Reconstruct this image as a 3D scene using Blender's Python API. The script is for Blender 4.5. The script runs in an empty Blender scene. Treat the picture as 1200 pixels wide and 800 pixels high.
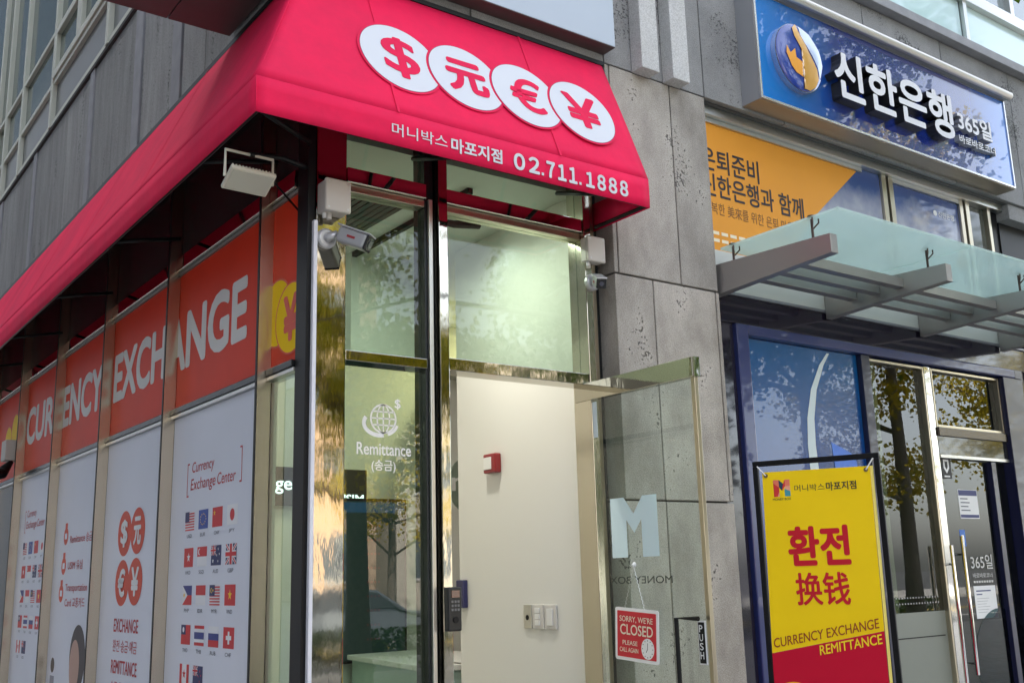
import bpy, bmesh, math, random
import numpy as np
from mathutils import Vector, Matrix
R = math.radians
S = bpy.context.scene
COL = S.collection

# ------------------------------------------------------------------ camera, sky, sun, exposure
cam = bpy.data.cameras.new('camera'); cam_o = bpy.data.objects.new('camera', cam); COL.objects.link(cam_o)
cam.sensor_width = 36.0; cam.lens = 36.0 * 1228.23 / 1200.0; cam.clip_end = 500.0; cam.clip_start = 0.05
YAW, PITCH, ROLL = R(36.3415), R(12.6123), R(-1.59485)
fw = Vector((math.sin(YAW) * math.cos(PITCH), math.cos(YAW) * math.cos(PITCH), math.sin(PITCH)))
rt = Vector((math.cos(YAW), -math.sin(YAW), 0)); up = rt.cross(fw)
c_, s_ = math.cos(ROLL), math.sin(ROLL)
rt, up = c_ * rt + s_ * up, -s_ * rt + c_ * up
cam_o.matrix_world = Matrix(((rt.x, up.x, -fw.x, 0), (rt.y, up.y, -fw.y, 0), (rt.z, up.z, -fw.z, 1.5), (0, 0, 0, 1)))
S.camera = cam_o

SUN_EL, SUN_AZ = R(50), R(-25)          # azimuth from +Y towards +X: the sun stands behind the buildings
W = bpy.data.worlds.new('World'); S.world = W; W.use_nodes = True
nt = W.node_tree; bg = nt.nodes['Background']
sky = nt.nodes.new('ShaderNodeTexSky'); sky.sky_type = 'NISHITA'; sky.sun_disc = False
sky.sun_elevation = SUN_EL; sky.sun_rotation = SUN_AZ; sky.air_density = 1.0; sky.dust_density = 2.5; sky.ozone_density = 0.6
hs = nt.nodes.new('ShaderNodeHueSaturation'); hs.inputs['Saturation'].default_value = 0.45   # hazy, whitish autumn sky
nt.links.new(sky.outputs[0], hs.inputs['Color']); nt.links.new(hs.outputs[0], bg.inputs[0]); bg.inputs[1].default_value = 0.15
sl = bpy.data.lights.new('sun', 'SUN'); sl.energy = 4.0; sl.angle = R(0.53); sl.color = (1.0, 0.94, 0.84)
sun = bpy.data.objects.new('sun', sl); COL.objects.link(sun)
sd = Vector((math.sin(SUN_AZ) * math.cos(SUN_EL), math.cos(SUN_AZ) * math.cos(SUN_EL), math.sin(SUN_EL)))
sun.rotation_euler = sd.to_track_quat('Z', 'Y').to_euler()
S.view_settings.view_transform = 'Standard'; S.view_settings.look = 'None'
S.view_settings.exposure = 2.6; S.view_settings.gamma = 1.0; S.view_settings.use_curve_mapping = False
S.cycles.max_bounces = 10; S.cycles.transparent_max_bounces = 24; S.cycles.glossy_bounces = 6
S.cycles.sample_clamp_indirect = 6.0
S.cycles.use_denoising = True

# ------------------------------------------------------------------ materials
def lin(r, g, b):
    f = lambda v: (v / 255 / 12.92) if v / 255 <= 0.04045 else ((v / 255 + 0.055) / 1.055) ** 2.4
    return (f(r), f(g), f(b), 1.0)

MATS = {}
def new_mat(name):
    m = bpy.data.materials.new(name); m.use_nodes = True
    return m, m.node_tree, m.node_tree.nodes['Principled BSDF']

def noise_bump(nt, b, scale, strength, dist=0.01, detail=4, stretch=None):
    tc = nt.nodes.new('ShaderNodeNewGeometry'); src = tc.outputs['Position']
    if stretch:
        mp = nt.nodes.new('ShaderNodeMapping'); mp.inputs['Scale'].default_value = stretch
        nt.links.new(src, mp.inputs[0]); src = mp.outputs[0]
    n = nt.nodes.new('ShaderNodeTexNoise'); n.inputs['Scale'].default_value = scale; n.inputs['Detail'].default_value = detail
    nt.links.new(src, n.inputs['Vector'])
    bp = nt.nodes.new('ShaderNodeBump'); bp.inputs['Strength'].default_value = strength; bp.inputs['Distance'].default_value = dist
    nt.links.new(n.outputs['Fac'], bp.inputs['Height']); nt.links.new(bp.outputs[0], b.inputs['Normal'])
    return n

def mat(name, col, rough=0.5, metal=0.0, coat=0.0, bump=0.0, bscale=40, bdist=0.01, var=0.0, vscale=6, stretch=None, spec=0.5):
    if name in MATS: return MATS[name]
    m, nt, b = new_mat(name)
    if len(col) == 3: col = lin(*col)
    b.inputs['Base Color'].default_value = col; b.inputs['Roughness'].default_value = rough
    b.inputs['Metallic'].default_value = metal; b.inputs['Coat Weight'].default_value = coat; b.inputs['Coat Roughness'].default_value = 0.03
    b.inputs['Specular IOR Level'].default_value = spec
    if bump: noise_bump(nt, b, bscale, bump, bdist, 4, stretch)
    if var:
        g = nt.nodes.new('ShaderNodeNewGeometry'); n = nt.nodes.new('ShaderNodeTexNoise'); n.inputs['Scale'].default_value = vscale; n.inputs['Detail'].default_value = 6
        nt.links.new(g.outputs['Position'], n.inputs['Vector'])
        r = nt.nodes.new('ShaderNodeValToRGB'); r.color_ramp.elements[0].position = 0.3; r.color_ramp.elements[1].position = 0.7
        r.color_ramp.elements[0].color = tuple(c * (1 - var) for c in col[:3]) + (1,); r.color_ramp.elements[1].color = tuple(min(1, c * (1 + var)) for c in col[:3]) + (1,)
        nt.links.new(n.outputs['Fac'], r.inputs[0]); nt.links.new(r.outputs[0], b.inputs['Base Color'])
    MATS[name] = m; return m

def stone(name, c0, c1, pit=0.55, streak=(1, 1, 1), pitscale=55, bump=0.8, maskscale=2.2):
    m, nt, b = new_mat(name); L = nt.links.new
    g = nt.nodes.new('ShaderNodeNewGeometry'); mp = nt.nodes.new('ShaderNodeMapping'); mp.inputs['Scale'].default_value = streak
    L(g.outputs['Position'], mp.inputs[0])
    n1 = nt.nodes.new('ShaderNodeTexNoise'); n1.inputs['Scale'].default_value = 3.0; n1.inputs['Detail'].default_value = 8; n1.inputs['Roughness'].default_value = 0.65
    L(mp.outputs[0], n1.inputs['Vector'])
    n2 = nt.nodes.new('ShaderNodeTexNoise'); n2.inputs['Scale'].default_value = 170; n2.inputs['Detail'].default_value = 3; L(g.outputs['Position'], n2.inputs['Vector'])
    r1 = nt.nodes.new('ShaderNodeValToRGB'); r1.color_ramp.elements[0].position = 0.32; r1.color_ramp.elements[1].position = 0.7
    r1.color_ramp.elements[0].color = c0; r1.color_ramp.elements[1].color = c1; L(n1.outputs['Fac'], r1.inputs[0])
    mx = nt.nodes.new('ShaderNodeMix'); mx.data_type = 'RGBA'; mx.blend_type = 'MULTIPLY'; mx.inputs['Factor'].default_value = 0.55
    r2 = nt.nodes.new('ShaderNodeValToRGB'); r2.color_ramp.elements[0].position = 0.34; r2.color_ramp.elements[0].color = (0.45, 0.44, 0.43, 1); r2.color_ramp.elements[1].position = 0.6
    L(n2.outputs['Fac'], r2.inputs[0]); L(r1.outputs[0], mx.inputs[6]); L(r2.outputs[0], mx.inputs[7])
    oi = nt.nodes.new('ShaderNodeObjectInfo'); rm = nt.nodes.new('ShaderNodeMapRange'); rm.inputs['To Min'].default_value = .82; rm.inputs['To Max'].default_value = 1.1; L(oi.outputs['Random'], rm.inputs[0])
    mt = nt.nodes.new('ShaderNodeMix'); mt.data_type = 'RGBA'; mt.blend_type = 'MULTIPLY'; mt.inputs['Factor'].default_value = 1.0; L(mx.outputs[2], mt.inputs[6]); L(rm.outputs[0], mt.inputs[7])
    n3 = nt.nodes.new('ShaderNodeTexNoise'); n3.inputs['Scale'].default_value = maskscale; n3.inputs['Detail'].default_value = 5; L(mp.outputs[0], n3.inputs['Vector'])
    n4 = nt.nodes.new('ShaderNodeTexNoise'); n4.inputs['Scale'].default_value = pitscale; n4.inputs['Detail'].default_value = 2.5; L(g.outputs['Position'], n4.inputs['Vector'])
    ad = nt.nodes.new('ShaderNodeMath'); ad.operation = 'MULTIPLY_ADD'; ad.inputs[1].default_value = 1.5; L(n3.outputs['Fac'], ad.inputs[0]); L(n4.outputs['Fac'], ad.inputs[2])
    r3 = nt.nodes.new('ShaderNodeValToRGB'); mr = nt.nodes.new('ShaderNodeMapRange'); mr.inputs['From Min'].default_value = pit; mr.inputs['From Max'].default_value = pit + 0.09; L(ad.outputs[0], mr.inputs[0])
    r3.color_ramp.elements[0].color = (0, 0, 0, 1); L(mr.outputs[0], r3.inputs[0])
    m2 = nt.nodes.new('ShaderNodeMix'); m2.data_type = 'RGBA'; L(r3.outputs[0], m2.inputs['Factor']); L(mt.outputs[2], m2.inputs[6]); m2.inputs[7].default_value = tuple(c * 0.36 for c in c0[:3]) + (1,)
    L(m2.outputs[2], b.inputs['Base Color']); b.inputs['Roughness'].default_value = 0.72
    hs = nt.nodes.new('ShaderNodeMath'); hs.operation = 'MULTIPLY_ADD'; hs.inputs[1].default_value = -1.2; L(r3.outputs[0], hs.inputs[0]); L(n2.outputs['Fac'], hs.inputs[2])
    bp = nt.nodes.new('ShaderNodeBump'); bp.inputs['Strength'].default_value = bump; bp.inputs['Distance'].default_value = 0.004
    L(hs.outputs[0], bp.inputs['Height']); L(bp.outputs[0], b.inputs['Normal'])
    MATS[name] = m; return m

def glass(name, tint=(0.82, 0.92, 0.88, 1), ior=1.5, frost=0.0, gain=1.0):
    """thin architectural glass: clear (tinted) transmission plus a real fresnel mirror on the outer faces"""
    m = bpy.data.materials.new(name); m.use_nodes = True; nt = m.node_tree; nt.nodes.clear(); L = nt.links.new
    out = nt.nodes.new('ShaderNodeOutputMaterial'); mix = nt.nodes.new('ShaderNodeMixShader'); tr = nt.nodes.new('ShaderNodeBsdfTransparent'); gl = nt.nodes.new('ShaderNodeBsdfGlossy')
    tr.inputs[0].default_value = tint; gl.inputs['Roughness'].default_value = 0.0; gl.inputs[0].default_value = (1, 1, 1, 1)
    fr = nt.nodes.new('ShaderNodeFresnel'); fr.inputs[0].default_value = ior
    ge = nt.nodes.new('ShaderNodeNewGeometry'); mu = nt.nodes.new('ShaderNodeMath'); mu.operation = 'SUBTRACT'; mu.inputs[0].default_value = gain; L(ge.outputs['Backfacing'], mu.inputs[1]); mu.use_clamp = False
    m2 = nt.nodes.new('ShaderNodeMath'); m2.operation = 'MULTIPLY'; m2.use_clamp = True; L(fr.outputs[0], m2.inputs[0]); L(mu.outputs[0], m2.inputs[1])
    L(m2.outputs[0], mix.inputs[0]); L(gl.outputs[0], mix.inputs[2])
    if frost:
        df = nt.nodes.new('ShaderNodeBsdfDiffuse'); df.inputs[0].default_value = (0.80, 0.90, 0.86, 1); tl = nt.nodes.new('ShaderNodeBsdfTranslucent'); tl.inputs[0].default_value = (0.82, 0.94, 0.90, 1)
        a = nt.nodes.new('ShaderNodeMixShader'); a.inputs[0].default_value = 0.6; L(df.outputs[0], a.inputs[1]); L(tl.outputs[0], a.inputs[2])
        f2 = nt.nodes.new('ShaderNodeMixShader'); f2.inputs[0].default_value = frost; L(tr.outputs[0], f2.inputs[1]); L(a.outputs[0], f2.inputs[2]); L(f2.outputs[0], mix.inputs[1])
    else: L(tr.outputs[0], mix.inputs[1])
    L(mix.outputs[0], out.inputs[0]); MATS[name] = m; return m

def emit(name, col, strength, base=(0.6, 0.6, 0.6, 1)):
    m = bpy.data.materials.new(name); m.use_nodes = True; nt = m.node_tree; b = nt.nodes['Principled BSDF']
    b.inputs['Base Color'].default_value = base; b.inputs['Emission Color'].default_value = lin(*col); b.inputs['Emission Strength'].default_value = strength
    MATS[name] = m; return m

def leafmat(name, c1, c2):
    m = bpy.data.materials.new(name); m.use_nodes = True; nt = m.node_tree; nt.nodes.clear(); L = nt.links.new
    out = nt.nodes.new('ShaderNodeOutputMaterial'); ge = nt.nodes.new('ShaderNodeNewGeometry'); r = nt.nodes.new('ShaderNodeValToRGB')
    r.color_ramp.elements[0].color = c1; r.color_ramp.elements[1].color = c2; L(ge.outputs['Random Per Island'], r.inputs[0])
    d = nt.nodes.new('ShaderNodeBsdfDiffuse'); t = nt.nodes.new('ShaderNodeBsdfTranslucent'); x = nt.nodes.new('ShaderNodeMixShader'); x.inputs[0].default_value = 0.45
    L(r.outputs[0], d.inputs[0]); L(r.outputs[0], t.inputs[0]); L(d.outputs[0], x.inputs[1]); L(t.outputs[0], x.inputs[2]); L(x.outputs[0], out.inputs[0])
    MATS[name] = m; return m

GRANITE = stone('granite', (0.29, 0.262, 0.228, 1), (0.56, 0.52, 0.462, 1), pit=1.53, maskscale=3.0, pitscale=60, streak=(1.2, 1.2, .7))
GRANITE_UP = stone('granite_speckled', (0.22, 0.22, 0.22, 1), (0.33, 0.33, 0.325, 1), pit=1.50, pitscale=80)
GRANITE_SIDE = stone('granite_striped', (0.23, 0.23, 0.22, 1), (0.36, 0.36, 0.345, 1), pit=1.5, streak=(1, 3.2, 0.5), pitscale=60)
SMOOTH = mat('honed_stone', (0.26, 0.26, 0.27, 1), 0.6, var=0.12, vscale=9, bump=0.1, bscale=150, bdist=0.002)
FINSTONE = stone('granite_pale', (0.50, 0.50, 0.49, 1), (0.62, 0.62, 0.61, 1), pit=1.75, pitscale=90)
JOINT = mat('joint_dark', (0.045, 0.043, 0.04, 1), 0.9)
STEEL = mat('polished_steel', (0.72, 0.69, 0.62, 1), 0.05, 1.0, bump=0.05, bscale=7, bdist=0.012, stretch=(1, 1, 0.35))
STEELR = mat('rippled_steel', (0.46, 0.43, 0.36, 1), 0.045, 1.0, bump=0.045, bscale=9, bdist=0.02, stretch=(1, 1, 0.3))
SATIN = mat('satin_aluminium', (0.62, 0.62, 0.60, 1), 0.32, 1.0, bump=0.05, bscale=80)
FINM0 = mat('soft_champagne_steel', (0.58, 0.54, 0.46, 1), 0.16, 1.0, bump=.05, bscale=20)
CHAMP = mat('champagne_aluminium', (0.58, 0.52, 0.40, 1), 0.28, 1.0)
DARKALU = mat('dark_aluminium', (0.03, 0.033, 0.035, 1), 0.25, 0.6)
BLACKP = mat('black_paint', (0.008, 0.008, 0.009, 1), 0.4, spec=.25)
DKGLASS = mat('dark_spandrel_glass', (0.030, 0.031, 0.030, 1), 0.22, 0.0, spec=0.18, var=.3, vscale=1.2)
CLEAR = glass('window_glass', (0.66, 0.765, 0.70, 1), 1.85)
CLEARUP = glass('upper_window_glass_clear', (0.70, 0.79, 0.735, 1), 1.45)
DOORG = glass('door_glass', (0.90, 0.95, 0.92, 1), 1.5)
BANKG = glass('bank_door_glass', (0.58, 0.62, 0.54, 1), 1.55)
FROST = glass('frosted_green_glass', (0.78, 0.95, 0.90, 1), 1.45, 0.62)
def fabric():
    m, nt, b = new_mat('pink_awning_fabric'); b.inputs['Roughness'].default_value = 0.7; b.inputs['Specular IOR Level'].default_value = 0.18; L = nt.links.new
    g = nt.nodes.new('ShaderNodeNewGeometry'); n = nt.nodes.new('ShaderNodeTexNoise'); n.inputs['Scale'].default_value = 2.2; n.inputs['Detail'].default_value = 7; n.inputs['Roughness'].default_value = .7; L(g.outputs['Position'], n.inputs['Vector'])
    r = nt.nodes.new('ShaderNodeValToRGB'); r.color_ramp.elements[0].position = .3; r.color_ramp.elements[1].position = .62; r.color_ramp.elements[0].color = (0.66, 0.012, 0.070, 1); r.color_ramp.elements[1].color = (0.83, 0.010, 0.078, 1)
    L(n.outputs['Fac'], r.inputs[0]); L(r.outputs[0], b.inputs['Base Color'])
    n1 = nt.nodes.new('ShaderNodeTexNoise'); n1.inputs['Scale'].default_value = 3.5; n1.inputs['Detail'].default_value = 3; n1.inputs['Distortion'].default_value = .6; L(g.outputs['Position'], n1.inputs['Vector'])
    n2 = nt.nodes.new('ShaderNodeTexNoise'); n2.inputs['Scale'].default_value = 420; L(g.outputs['Position'], n2.inputs['Vector'])
    b1 = nt.nodes.new('ShaderNodeBump'); b1.inputs['Strength'].default_value = .35; b1.inputs['Distance'].default_value = .018; L(n1.outputs['Fac'], b1.inputs['Height'])
    b2 = nt.nodes.new('ShaderNodeBump'); b2.inputs['Strength'].default_value = .25; b2.inputs['Distance'].default_value = .001; L(n2.outputs['Fac'], b2.inputs['Height']); L(b1.outputs[0], b2.inputs['Normal']); L(b2.outputs[0], b.inputs['Normal']); return m
PINK = fabric()
WHITEV = mat('white_vinyl', (0.80, 0.80, 0.80, 1), 0.45)
WHITEP = mat('white_paint', (0.78, 0.78, 0.76, 1), 0.5)
REDP = mat('red_plastic', (0.26, 0.008, 0.012, 1), 0.35, coat=0.3)
GREYBOX = mat('grey_beige_plastic', (0.55, 0.51, 0.46, 1), 0.5, bump=0.04, bscale=60)

# ------------------------------------------------------------------ object helpers
class MB:
    def __init__(s): s.v = []; s.f = []; s.mi = []
    def face(s, pts, m=0):
        i = len(s.v); s.v += [tuple(p) for p in pts]; s.f.append(tuple(range(i, i + len(pts)))); s.mi.append(m); return s
    def box(s, x0, x1, y0, y1, z0, z1, m=0):
        if x0 > x1: x0, x1 = x1, x0
        if y0 > y1: y0, y1 = y1, y0
        if z0 > z1: z0, z1 = z1, z0
        return s.hexa([(x0, y0, z0), (x1, y0, z0), (x1, y1, z0), (x0, y1, z0), (x0, y0, z1), (x1, y0, z1), (x1, y1, z1), (x0, y1, z1)], m)
    def hexa(s, p, m=0):
        i = len(s.v); s.v += [tuple(q) for q in p]
        for f in ((0, 3, 2, 1), (4, 5, 6, 7), (0, 1, 5, 4), (1, 2, 6, 5), (2, 3, 7, 6), (3, 0, 4, 7)): s.f.append(tuple(i + k for k in f)); s.mi.append(m)
        return s
    def obox(s, c, ax, ay, az, m=0):
        c, ax, ay, az = map(Vector, (c, ax, ay, az))
        return s.hexa([c - ax - ay - az, c + ax - ay - az, c + ax + ay - az, c - ax + ay - az, c - ax - ay + az, c + ax - ay + az, c + ax + ay + az, c - ax + ay + az], m)
    def tube(s, pts, r, n=10, m=0, caps=True):
        pts = [Vector(p) for p in pts]; rs = r if isinstance(r, (list, tuple)) else [r] * len(pts)
        rings = []; prev = None
        for k, p in enumerate(pts):
            d = (pts[min(k + 1, len(pts) - 1)] - pts[max(k - 1, 0)]).normalized()
            a = prev - d * prev.dot(d) if prev else d.cross(Vector((0, 0, 1)) if abs(d.z) < 0.9 else Vector((1, 0, 0)))
            a.normalize(); prev = a; b = d.cross(a); i = len(s.v)
            for t in range(n):
                q = p + (a * math.cos(2 * math.pi * t / n) + b * math.sin(2 * math.pi * t / n)) * rs[k]; s.v.append(tuple(q))
            rings.append(i)
        for k in range(len(rings) - 1):
            for t in range(n):
                u = (t + 1) % n; s.f.append((rings[k] + t, rings[k] + u, rings[k + 1] + u, rings[k + 1] + t)); s.mi.append(m)
        if caps:
            s.f.append(tuple(rings[0] + t for t in range(n))[::-1]); s.mi.append(m); s.f.append(tuple(rings[-1] + t for t in range(n))); s.mi.append(m)
        return s
    def disc(s, c, xd, yd, r, n=40, th=0.0, m=0, r2=None):
        c, xd, yd = map(Vector, (c, xd, yd)); nn = xd.cross(yd).normalized(); r2 = r2 or r
        P = [c + xd * r * math.cos(2 * math.pi * t / n) + yd * r2 * math.sin(2 * math.pi * t / n) for t in range(n)]
        return s.prism(P, nn, th, m)
    def prism(s, P, nn, th, m=0):
        """a flat polygon P (counter-clockwise seen from nn) given thickness th towards nn"""
        nn = Vector(nn); P = [Vector(p) for p in P]; n = len(P)
        if th <= 0: return s.face(P, m)
        i = len(s.v); s.v += [tuple(p) for p in P] + [tuple(p + nn * th) for p in P]
        s.f.append(tuple(range(i, i + n))[::-1]); s.mi.append(m); s.f.append(tuple(range(i + n, i + 2 * n))); s.mi.append(m)
        for t in range(n):
            u = (t + 1) % n; s.f.append((i + t, i + u, i + n + u, i + n + t)); s.mi.append(m)
        return s
    def build(s, name, mats, parent=None, bevel=0.0, smooth=False, seg=2, weld=False):
        me = bpy.data.meshes.new(name); off = Vector((0, 0, 0))
        if parent is not None: off = world_loc(parent)
        me.from_pydata([tuple(Vector(p) - off) for p in s.v], [], s.f)
        mats = mats if isinstance(mats, (list, tuple)) else [mats]
        for m in mats: me.materials.append(m)
        me.polygons.foreach_set('material_index', s.mi)
        if weld:
            b = bmesh.new(); b.from_mesh(me); bmesh.ops.remove_doubles(b, verts=b.verts, dist=1e-5); bmesh.ops.recalc_face_normals(b, faces=b.faces); b.to_mesh(me); b.free()
        if smooth: me.polygons.foreach_set('use_smooth', [True] * len(me.polygons))
        me.update(); o = bpy.data.objects.new(name, me); COL.objects.link(o)
        if parent is not None: o.parent = parent
        if bevel:
            md = o.modifiers.new('bevel', 'BEVEL'); md.width = bevel; md.segments = seg; md.limit_method = 'ANGLE'; md.angle_limit = R(40); md.harden_normals = False
        return o

def world_loc(o):
    v = Vector(o.location)
    while o.parent is not None: o = o.parent; v += Vector(o.location)
    return v
def tag(o, label, cat, group=None, kind=None):
    o['label'] = label; o['category'] = cat
    if group: o['group'] = group
    if kind: o['kind'] = kind
    return o
def thing(name, label, cat, loc=(0, 0, 0), group=None):
    o = bpy.data.objects.new(name, None); COL.objects.link(o); o.location = loc; o.empty_display_size = 0.1
    return tag(o, label, cat, group)
def structure(o): o['kind'] = 'structure'; return o
def copy_thing(root, d, label=None):
    def rec(o, par):
        c = o.copy(); COL.objects.link(c); c.parent = par
        for ch in [q for q in KIDS.get(o, [])]: rec(ch, c)
        return c
    KIDS.clear()
    for q in bpy.data.objects:
        if q.parent is not None: KIDS.setdefault(q.parent, []).append(q)
    c = rec(root, root.parent); c.location = Vector(root.location) + Vector(d)
    if label: c['label'] = label
    return c
KIDS = {}

XF, YF = (1, 0, 0), (0, 0, 1)            # text axes on a wall facing the street (-Y)
XL = (0, -1, 0)                          # text axis on a wall facing the alley (-X)
def text(s, name, material, o, xd, yd, w=None, h=None, th=0.002, bold=0.0, smear=0.0, lift=0.001, parent=None, slant=0.0, side=None, spacing=1.0, curved=None):
    """writing laid on a surface: o is the lower-left corner of its ink, w and h its size"""
    cu = bpy.data.curves.new('tmp', 'FONT'); cu.body = s; cu.size = 1.0; cu.offset = min(bold, 0.0); cu.space_character = spacing; cu.resolution_u = 4; cu.align_x = 'CENTER' if '\n' in s else 'LEFT'
    ob = bpy.data.objects.new('tmp', cu); COL.objects.link(ob); dg = bpy.context.evaluated_depsgraph_get(); dg.update()
    cu.extrude = 0.0
    me0 = bpy.data.meshes.new_from_object(ob.evaluated_get(dg))
    V = np.array([v.co[:2] for v in me0.vertices]); F = [tuple(p.vertices) for p in me0.polygons]; Nn = [p.normal.z for p in me0.polygons]
    F = [f if z > 0 else f[::-1] for f, z in zip(F, Nn)]
    bpy.data.objects.remove(ob); bpy.data.curves.remove(cu); bpy.data.meshes.remove(me0)
    lo, hi = V.min(0), V.max(0); sz = hi - lo
    V = V - lo
    sx = w / sz[0] if w else None; sy = h / sz[1] if h else None
    sx = sx or sy; sy = sy or sx
    V = V * (sx, sy)
    if slant: V[:, 0] += V[:, 1] * slant
    o, xd, yd = Vector(o), Vector(xd), Vector(yd); nn = xd.cross(yd).normalized()
    rad = max(0.0, bold) * sy * 0.9 + smear            # heavier strokes: the outline laid several times, a hair apart
    mb = MB(); shifts = [(0, 0)] + ([(rad * math.cos(t * math.pi / 4), rad * math.sin(t * math.pi / 4)) for t in range(8)] if rad > 0 else [])
    # boundary edges for sides
    from collections import Counter
    ec = Counter()
    for f in F:
        for a, b in zip(f, f[1:] + f[:1]): ec[(a, b)] += 1
    border = [(a, b) for (a, b) in ec if (b, a) not in ec]
    for k, (dx, dy) in enumerate(shifts):
        z = th + 0.00006 * k; i = len(mb.v)
        top = [o + xd * float(x + dx) + yd * float(y + dy) + nn * (lift + z) for x, y in V]
        mb.v += [tuple(p) for p in top]
        for f in F: mb.f.append(tuple(i + q for q in f)); mb.mi.append(0)
        if th > 0.0005:
            j = len(mb.v); mb.v += [tuple(p - nn * z) for p in top]
            for a, b in border: mb.f.append((i + b, i + a, j + a, j + b)); mb.mi.append(1 if side else 0)
    return mb.build(name, [material, side] if side else material, parent)

# ================================================================== GROUND AND STREET
def paver():
    m, nt, b = new_mat('paver_slabs'); L = nt.links.new; g = nt.nodes.new('ShaderNodeNewGeometry')
    br = nt.nodes.new('ShaderNodeTexBrick'); br.inputs['Scale'].default_value = 1.6; br.inputs['Color1'].default_value = (0.30, 0.29, 0.27, 1); br.inputs['Color2'].default_value = (0.37, 0.355, 0.33, 1); br.inputs['Mortar'].default_value = (0.12, 0.115, 0.11, 1)
    br.inputs['Mortar Size'].default_value = 0.012; L(g.outputs['Position'], br.inputs['Vector']); L(br.outputs[0], b.inputs['Base Color']); b.inputs['Roughness'].default_value = 0.8
    return m
PAVER = paver()
structure(MB().box(-60, 80, -8.0, 60, -0.4, 0.0).build('sidewalk', PAVER))
structure(MB().box(-60, 80, -8.18, -8.003, -0.4, 0.004).build('kerb', mat('kerb_stone', (0.42, 0.41, 0.39, 1), 0.75, var=0.1)))
structure(MB().box(-250, 250, -250, -8.183, -0.5, -0.13).build('road', mat('asphalt', (0.055, 0.055, 0.057, 1), 0.85, var=0.15, vscale=3, bump=0.3, bscale=120, bdist=0.004)))
lane = MB()
for x in range(-40, 60, 6): lane.box(x, x + 3, -12.1, -11.98, -0.13, -0.126)
for y in (-15.4, -15.75): lane.box(-60, 80, y - .07, y + .07, -0.13, -0.126, 1)
structure(lane.build('road_markings', [mat('road_white', (0.7, 0.7, 0.68, 1), 0.7), mat('road_yellow', (0.62, 0.42, 0.04, 1), 0.7)]))
structure(MB().box(-60, 80, -32, -23, -0.13, 0.0).build('far_sidewalk', PAVER))
structure(MB().box(-250, 250, -250, 250, -0.6, -0.5).build('ground', mat('earth', (0.2, 0.18, 0.15, 1), 0.9)))

# ================================================================== STONE BUILDING
bld = thing('granite_building', 'grey granite building with stone fins, pale green glass band and corner shop below', 'building', (3.5, 4.5, 0))
def slab(x0, x1, y0, y1, z0, z1, m=GRANITE, name='stone_panel', g=0.004):
    return MB().box(x0 + g, x1 - g, y0, y1, z0 + g, z1 - g).build(name, m, bld, bevel=0.004)
PY = 3.87
MB().box(3.535, 4.27, 3.90, 4.06, 0, 4.2).build('joint_backing', JOINT, bld)
for (x0, x1, z0, z1) in ((3.514, 3.548, 3.015, 4.19), (3.548, 4.0, 3.015, 4.19), (4.0, 4.288, 3.015, 4.19), (3.514, 3.787, 1.853, 3.013), (3.787, 4.262, 1.853, 3.013), (4.262, 4.295, 1.853, 3.013),
                         (3.514, 3.79, 0.66, 1.851), (3.79, 4.295, 0.66, 1.851), (3.514, 4.295, 0.0, 0.658)):
    slab(x0, x1, PY, 4.06, z0, z1)
MB().box(1.9, 9.4, 3.895, 4.1, 4.205, 5.31).build('joint_backing', JOINT, bld)
for (x0, x1) in ((1.78, 2.65), (2.65, 3.514), (3.514, 4.288), (4.288, 5.0), (5.0, 5.95), (5.95, 6.9), (6.9, 7.85), (7.85, 9.5)):
    slab(x0, x1, PY, 4.1, 4.19, 5.33, GRANITE_UP)
slab(7.62, 9.5, PY + .02, 4.1, 4.06, 4.19, GRANITE_UP)
for x0, x1 in ((3.714, 3.844), (3.95, 4.08)):
    MB().box(x0, x1, 3.78, PY - .002, 4.185, 6.6).build('stone_fin', FINSTONE, bld, bevel=0.004)
led = MB().box(1.8, 9.6, 3.80, 4.1, 5.332, 5.405); led.build('stone_ledge', SMOOTH, bld, bevel=0.004)
# upper front: pale glass band and windows over it
PALE = mat('pale_spandrel_glass', (0.50, 0.68, 0.68, 1), 0.12, coat=0.6, spec=0.6, bump=0.02, bscale=3, bdist=0.01)
x = 4.35
for x0, x1 in ((4.35, 5.82), (5.87, 7.30), (7.37, 8.8), (8.87, 9.6)):
    MB().box(x0, x1, 3.90, 3.92, 5.405, 5.80).build('glass_panel', PALE, bld)
    w = MB(); t = 0.05
    for (a, b_, c, d) in ((x0, x1, 5.86, 5.91), (x0, x1, 7.2, 7.25), (x0, x0 + t, 5.91, 7.2), (x1 - t, x1, 5.91, 7.2)): w.box(a, b_, 3.86, 3.95, c, d)
    w.box((x0 + x1) / 2 - .03, (x0 + x1) / 2 + .03, 3.865, 3.95, 5.91, 7.2)
    wf = w.build('window', SATIN, bld, bevel=0.003)
    MB().box(x0 + t, x1 - t, 3.915, 3.925, 5.91, 7.2).build('pane', mat('upper_window_glass', (0.10, 0.14, 0.14, 1), 0.04, coat=1.0), wf)
fr = MB()
for xm in (5.845, 7.335, 8.835): fr.box(xm - .024, xm + .024, 3.865, 3.95, 5.405, 7.25)
fr.box(4.35, 9.6, 3.85, 3.96, 5.80, 5.858)
fr.build('window_mullion', SATIN, bld, bevel=0.003)
MB().box(1.8, 9.6, 3.9, 16, 7.27, 10.0).build('upper_wall', GRANITE_UP, bld)
MB().box(1.8, 4.33, 3.885, 4.1, 5.41, 7.268).build('upper_wall', GRANITE_UP, bld)
MB().box(9.62, 14, 3.87, 16, 0, 10).build('upper_wall', GRANITE_UP, bld)
MB().box(1.85, 9.6, 4.15, 16, 4.21, 4.4).build('floor_slab', JOINT, bld)
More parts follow.
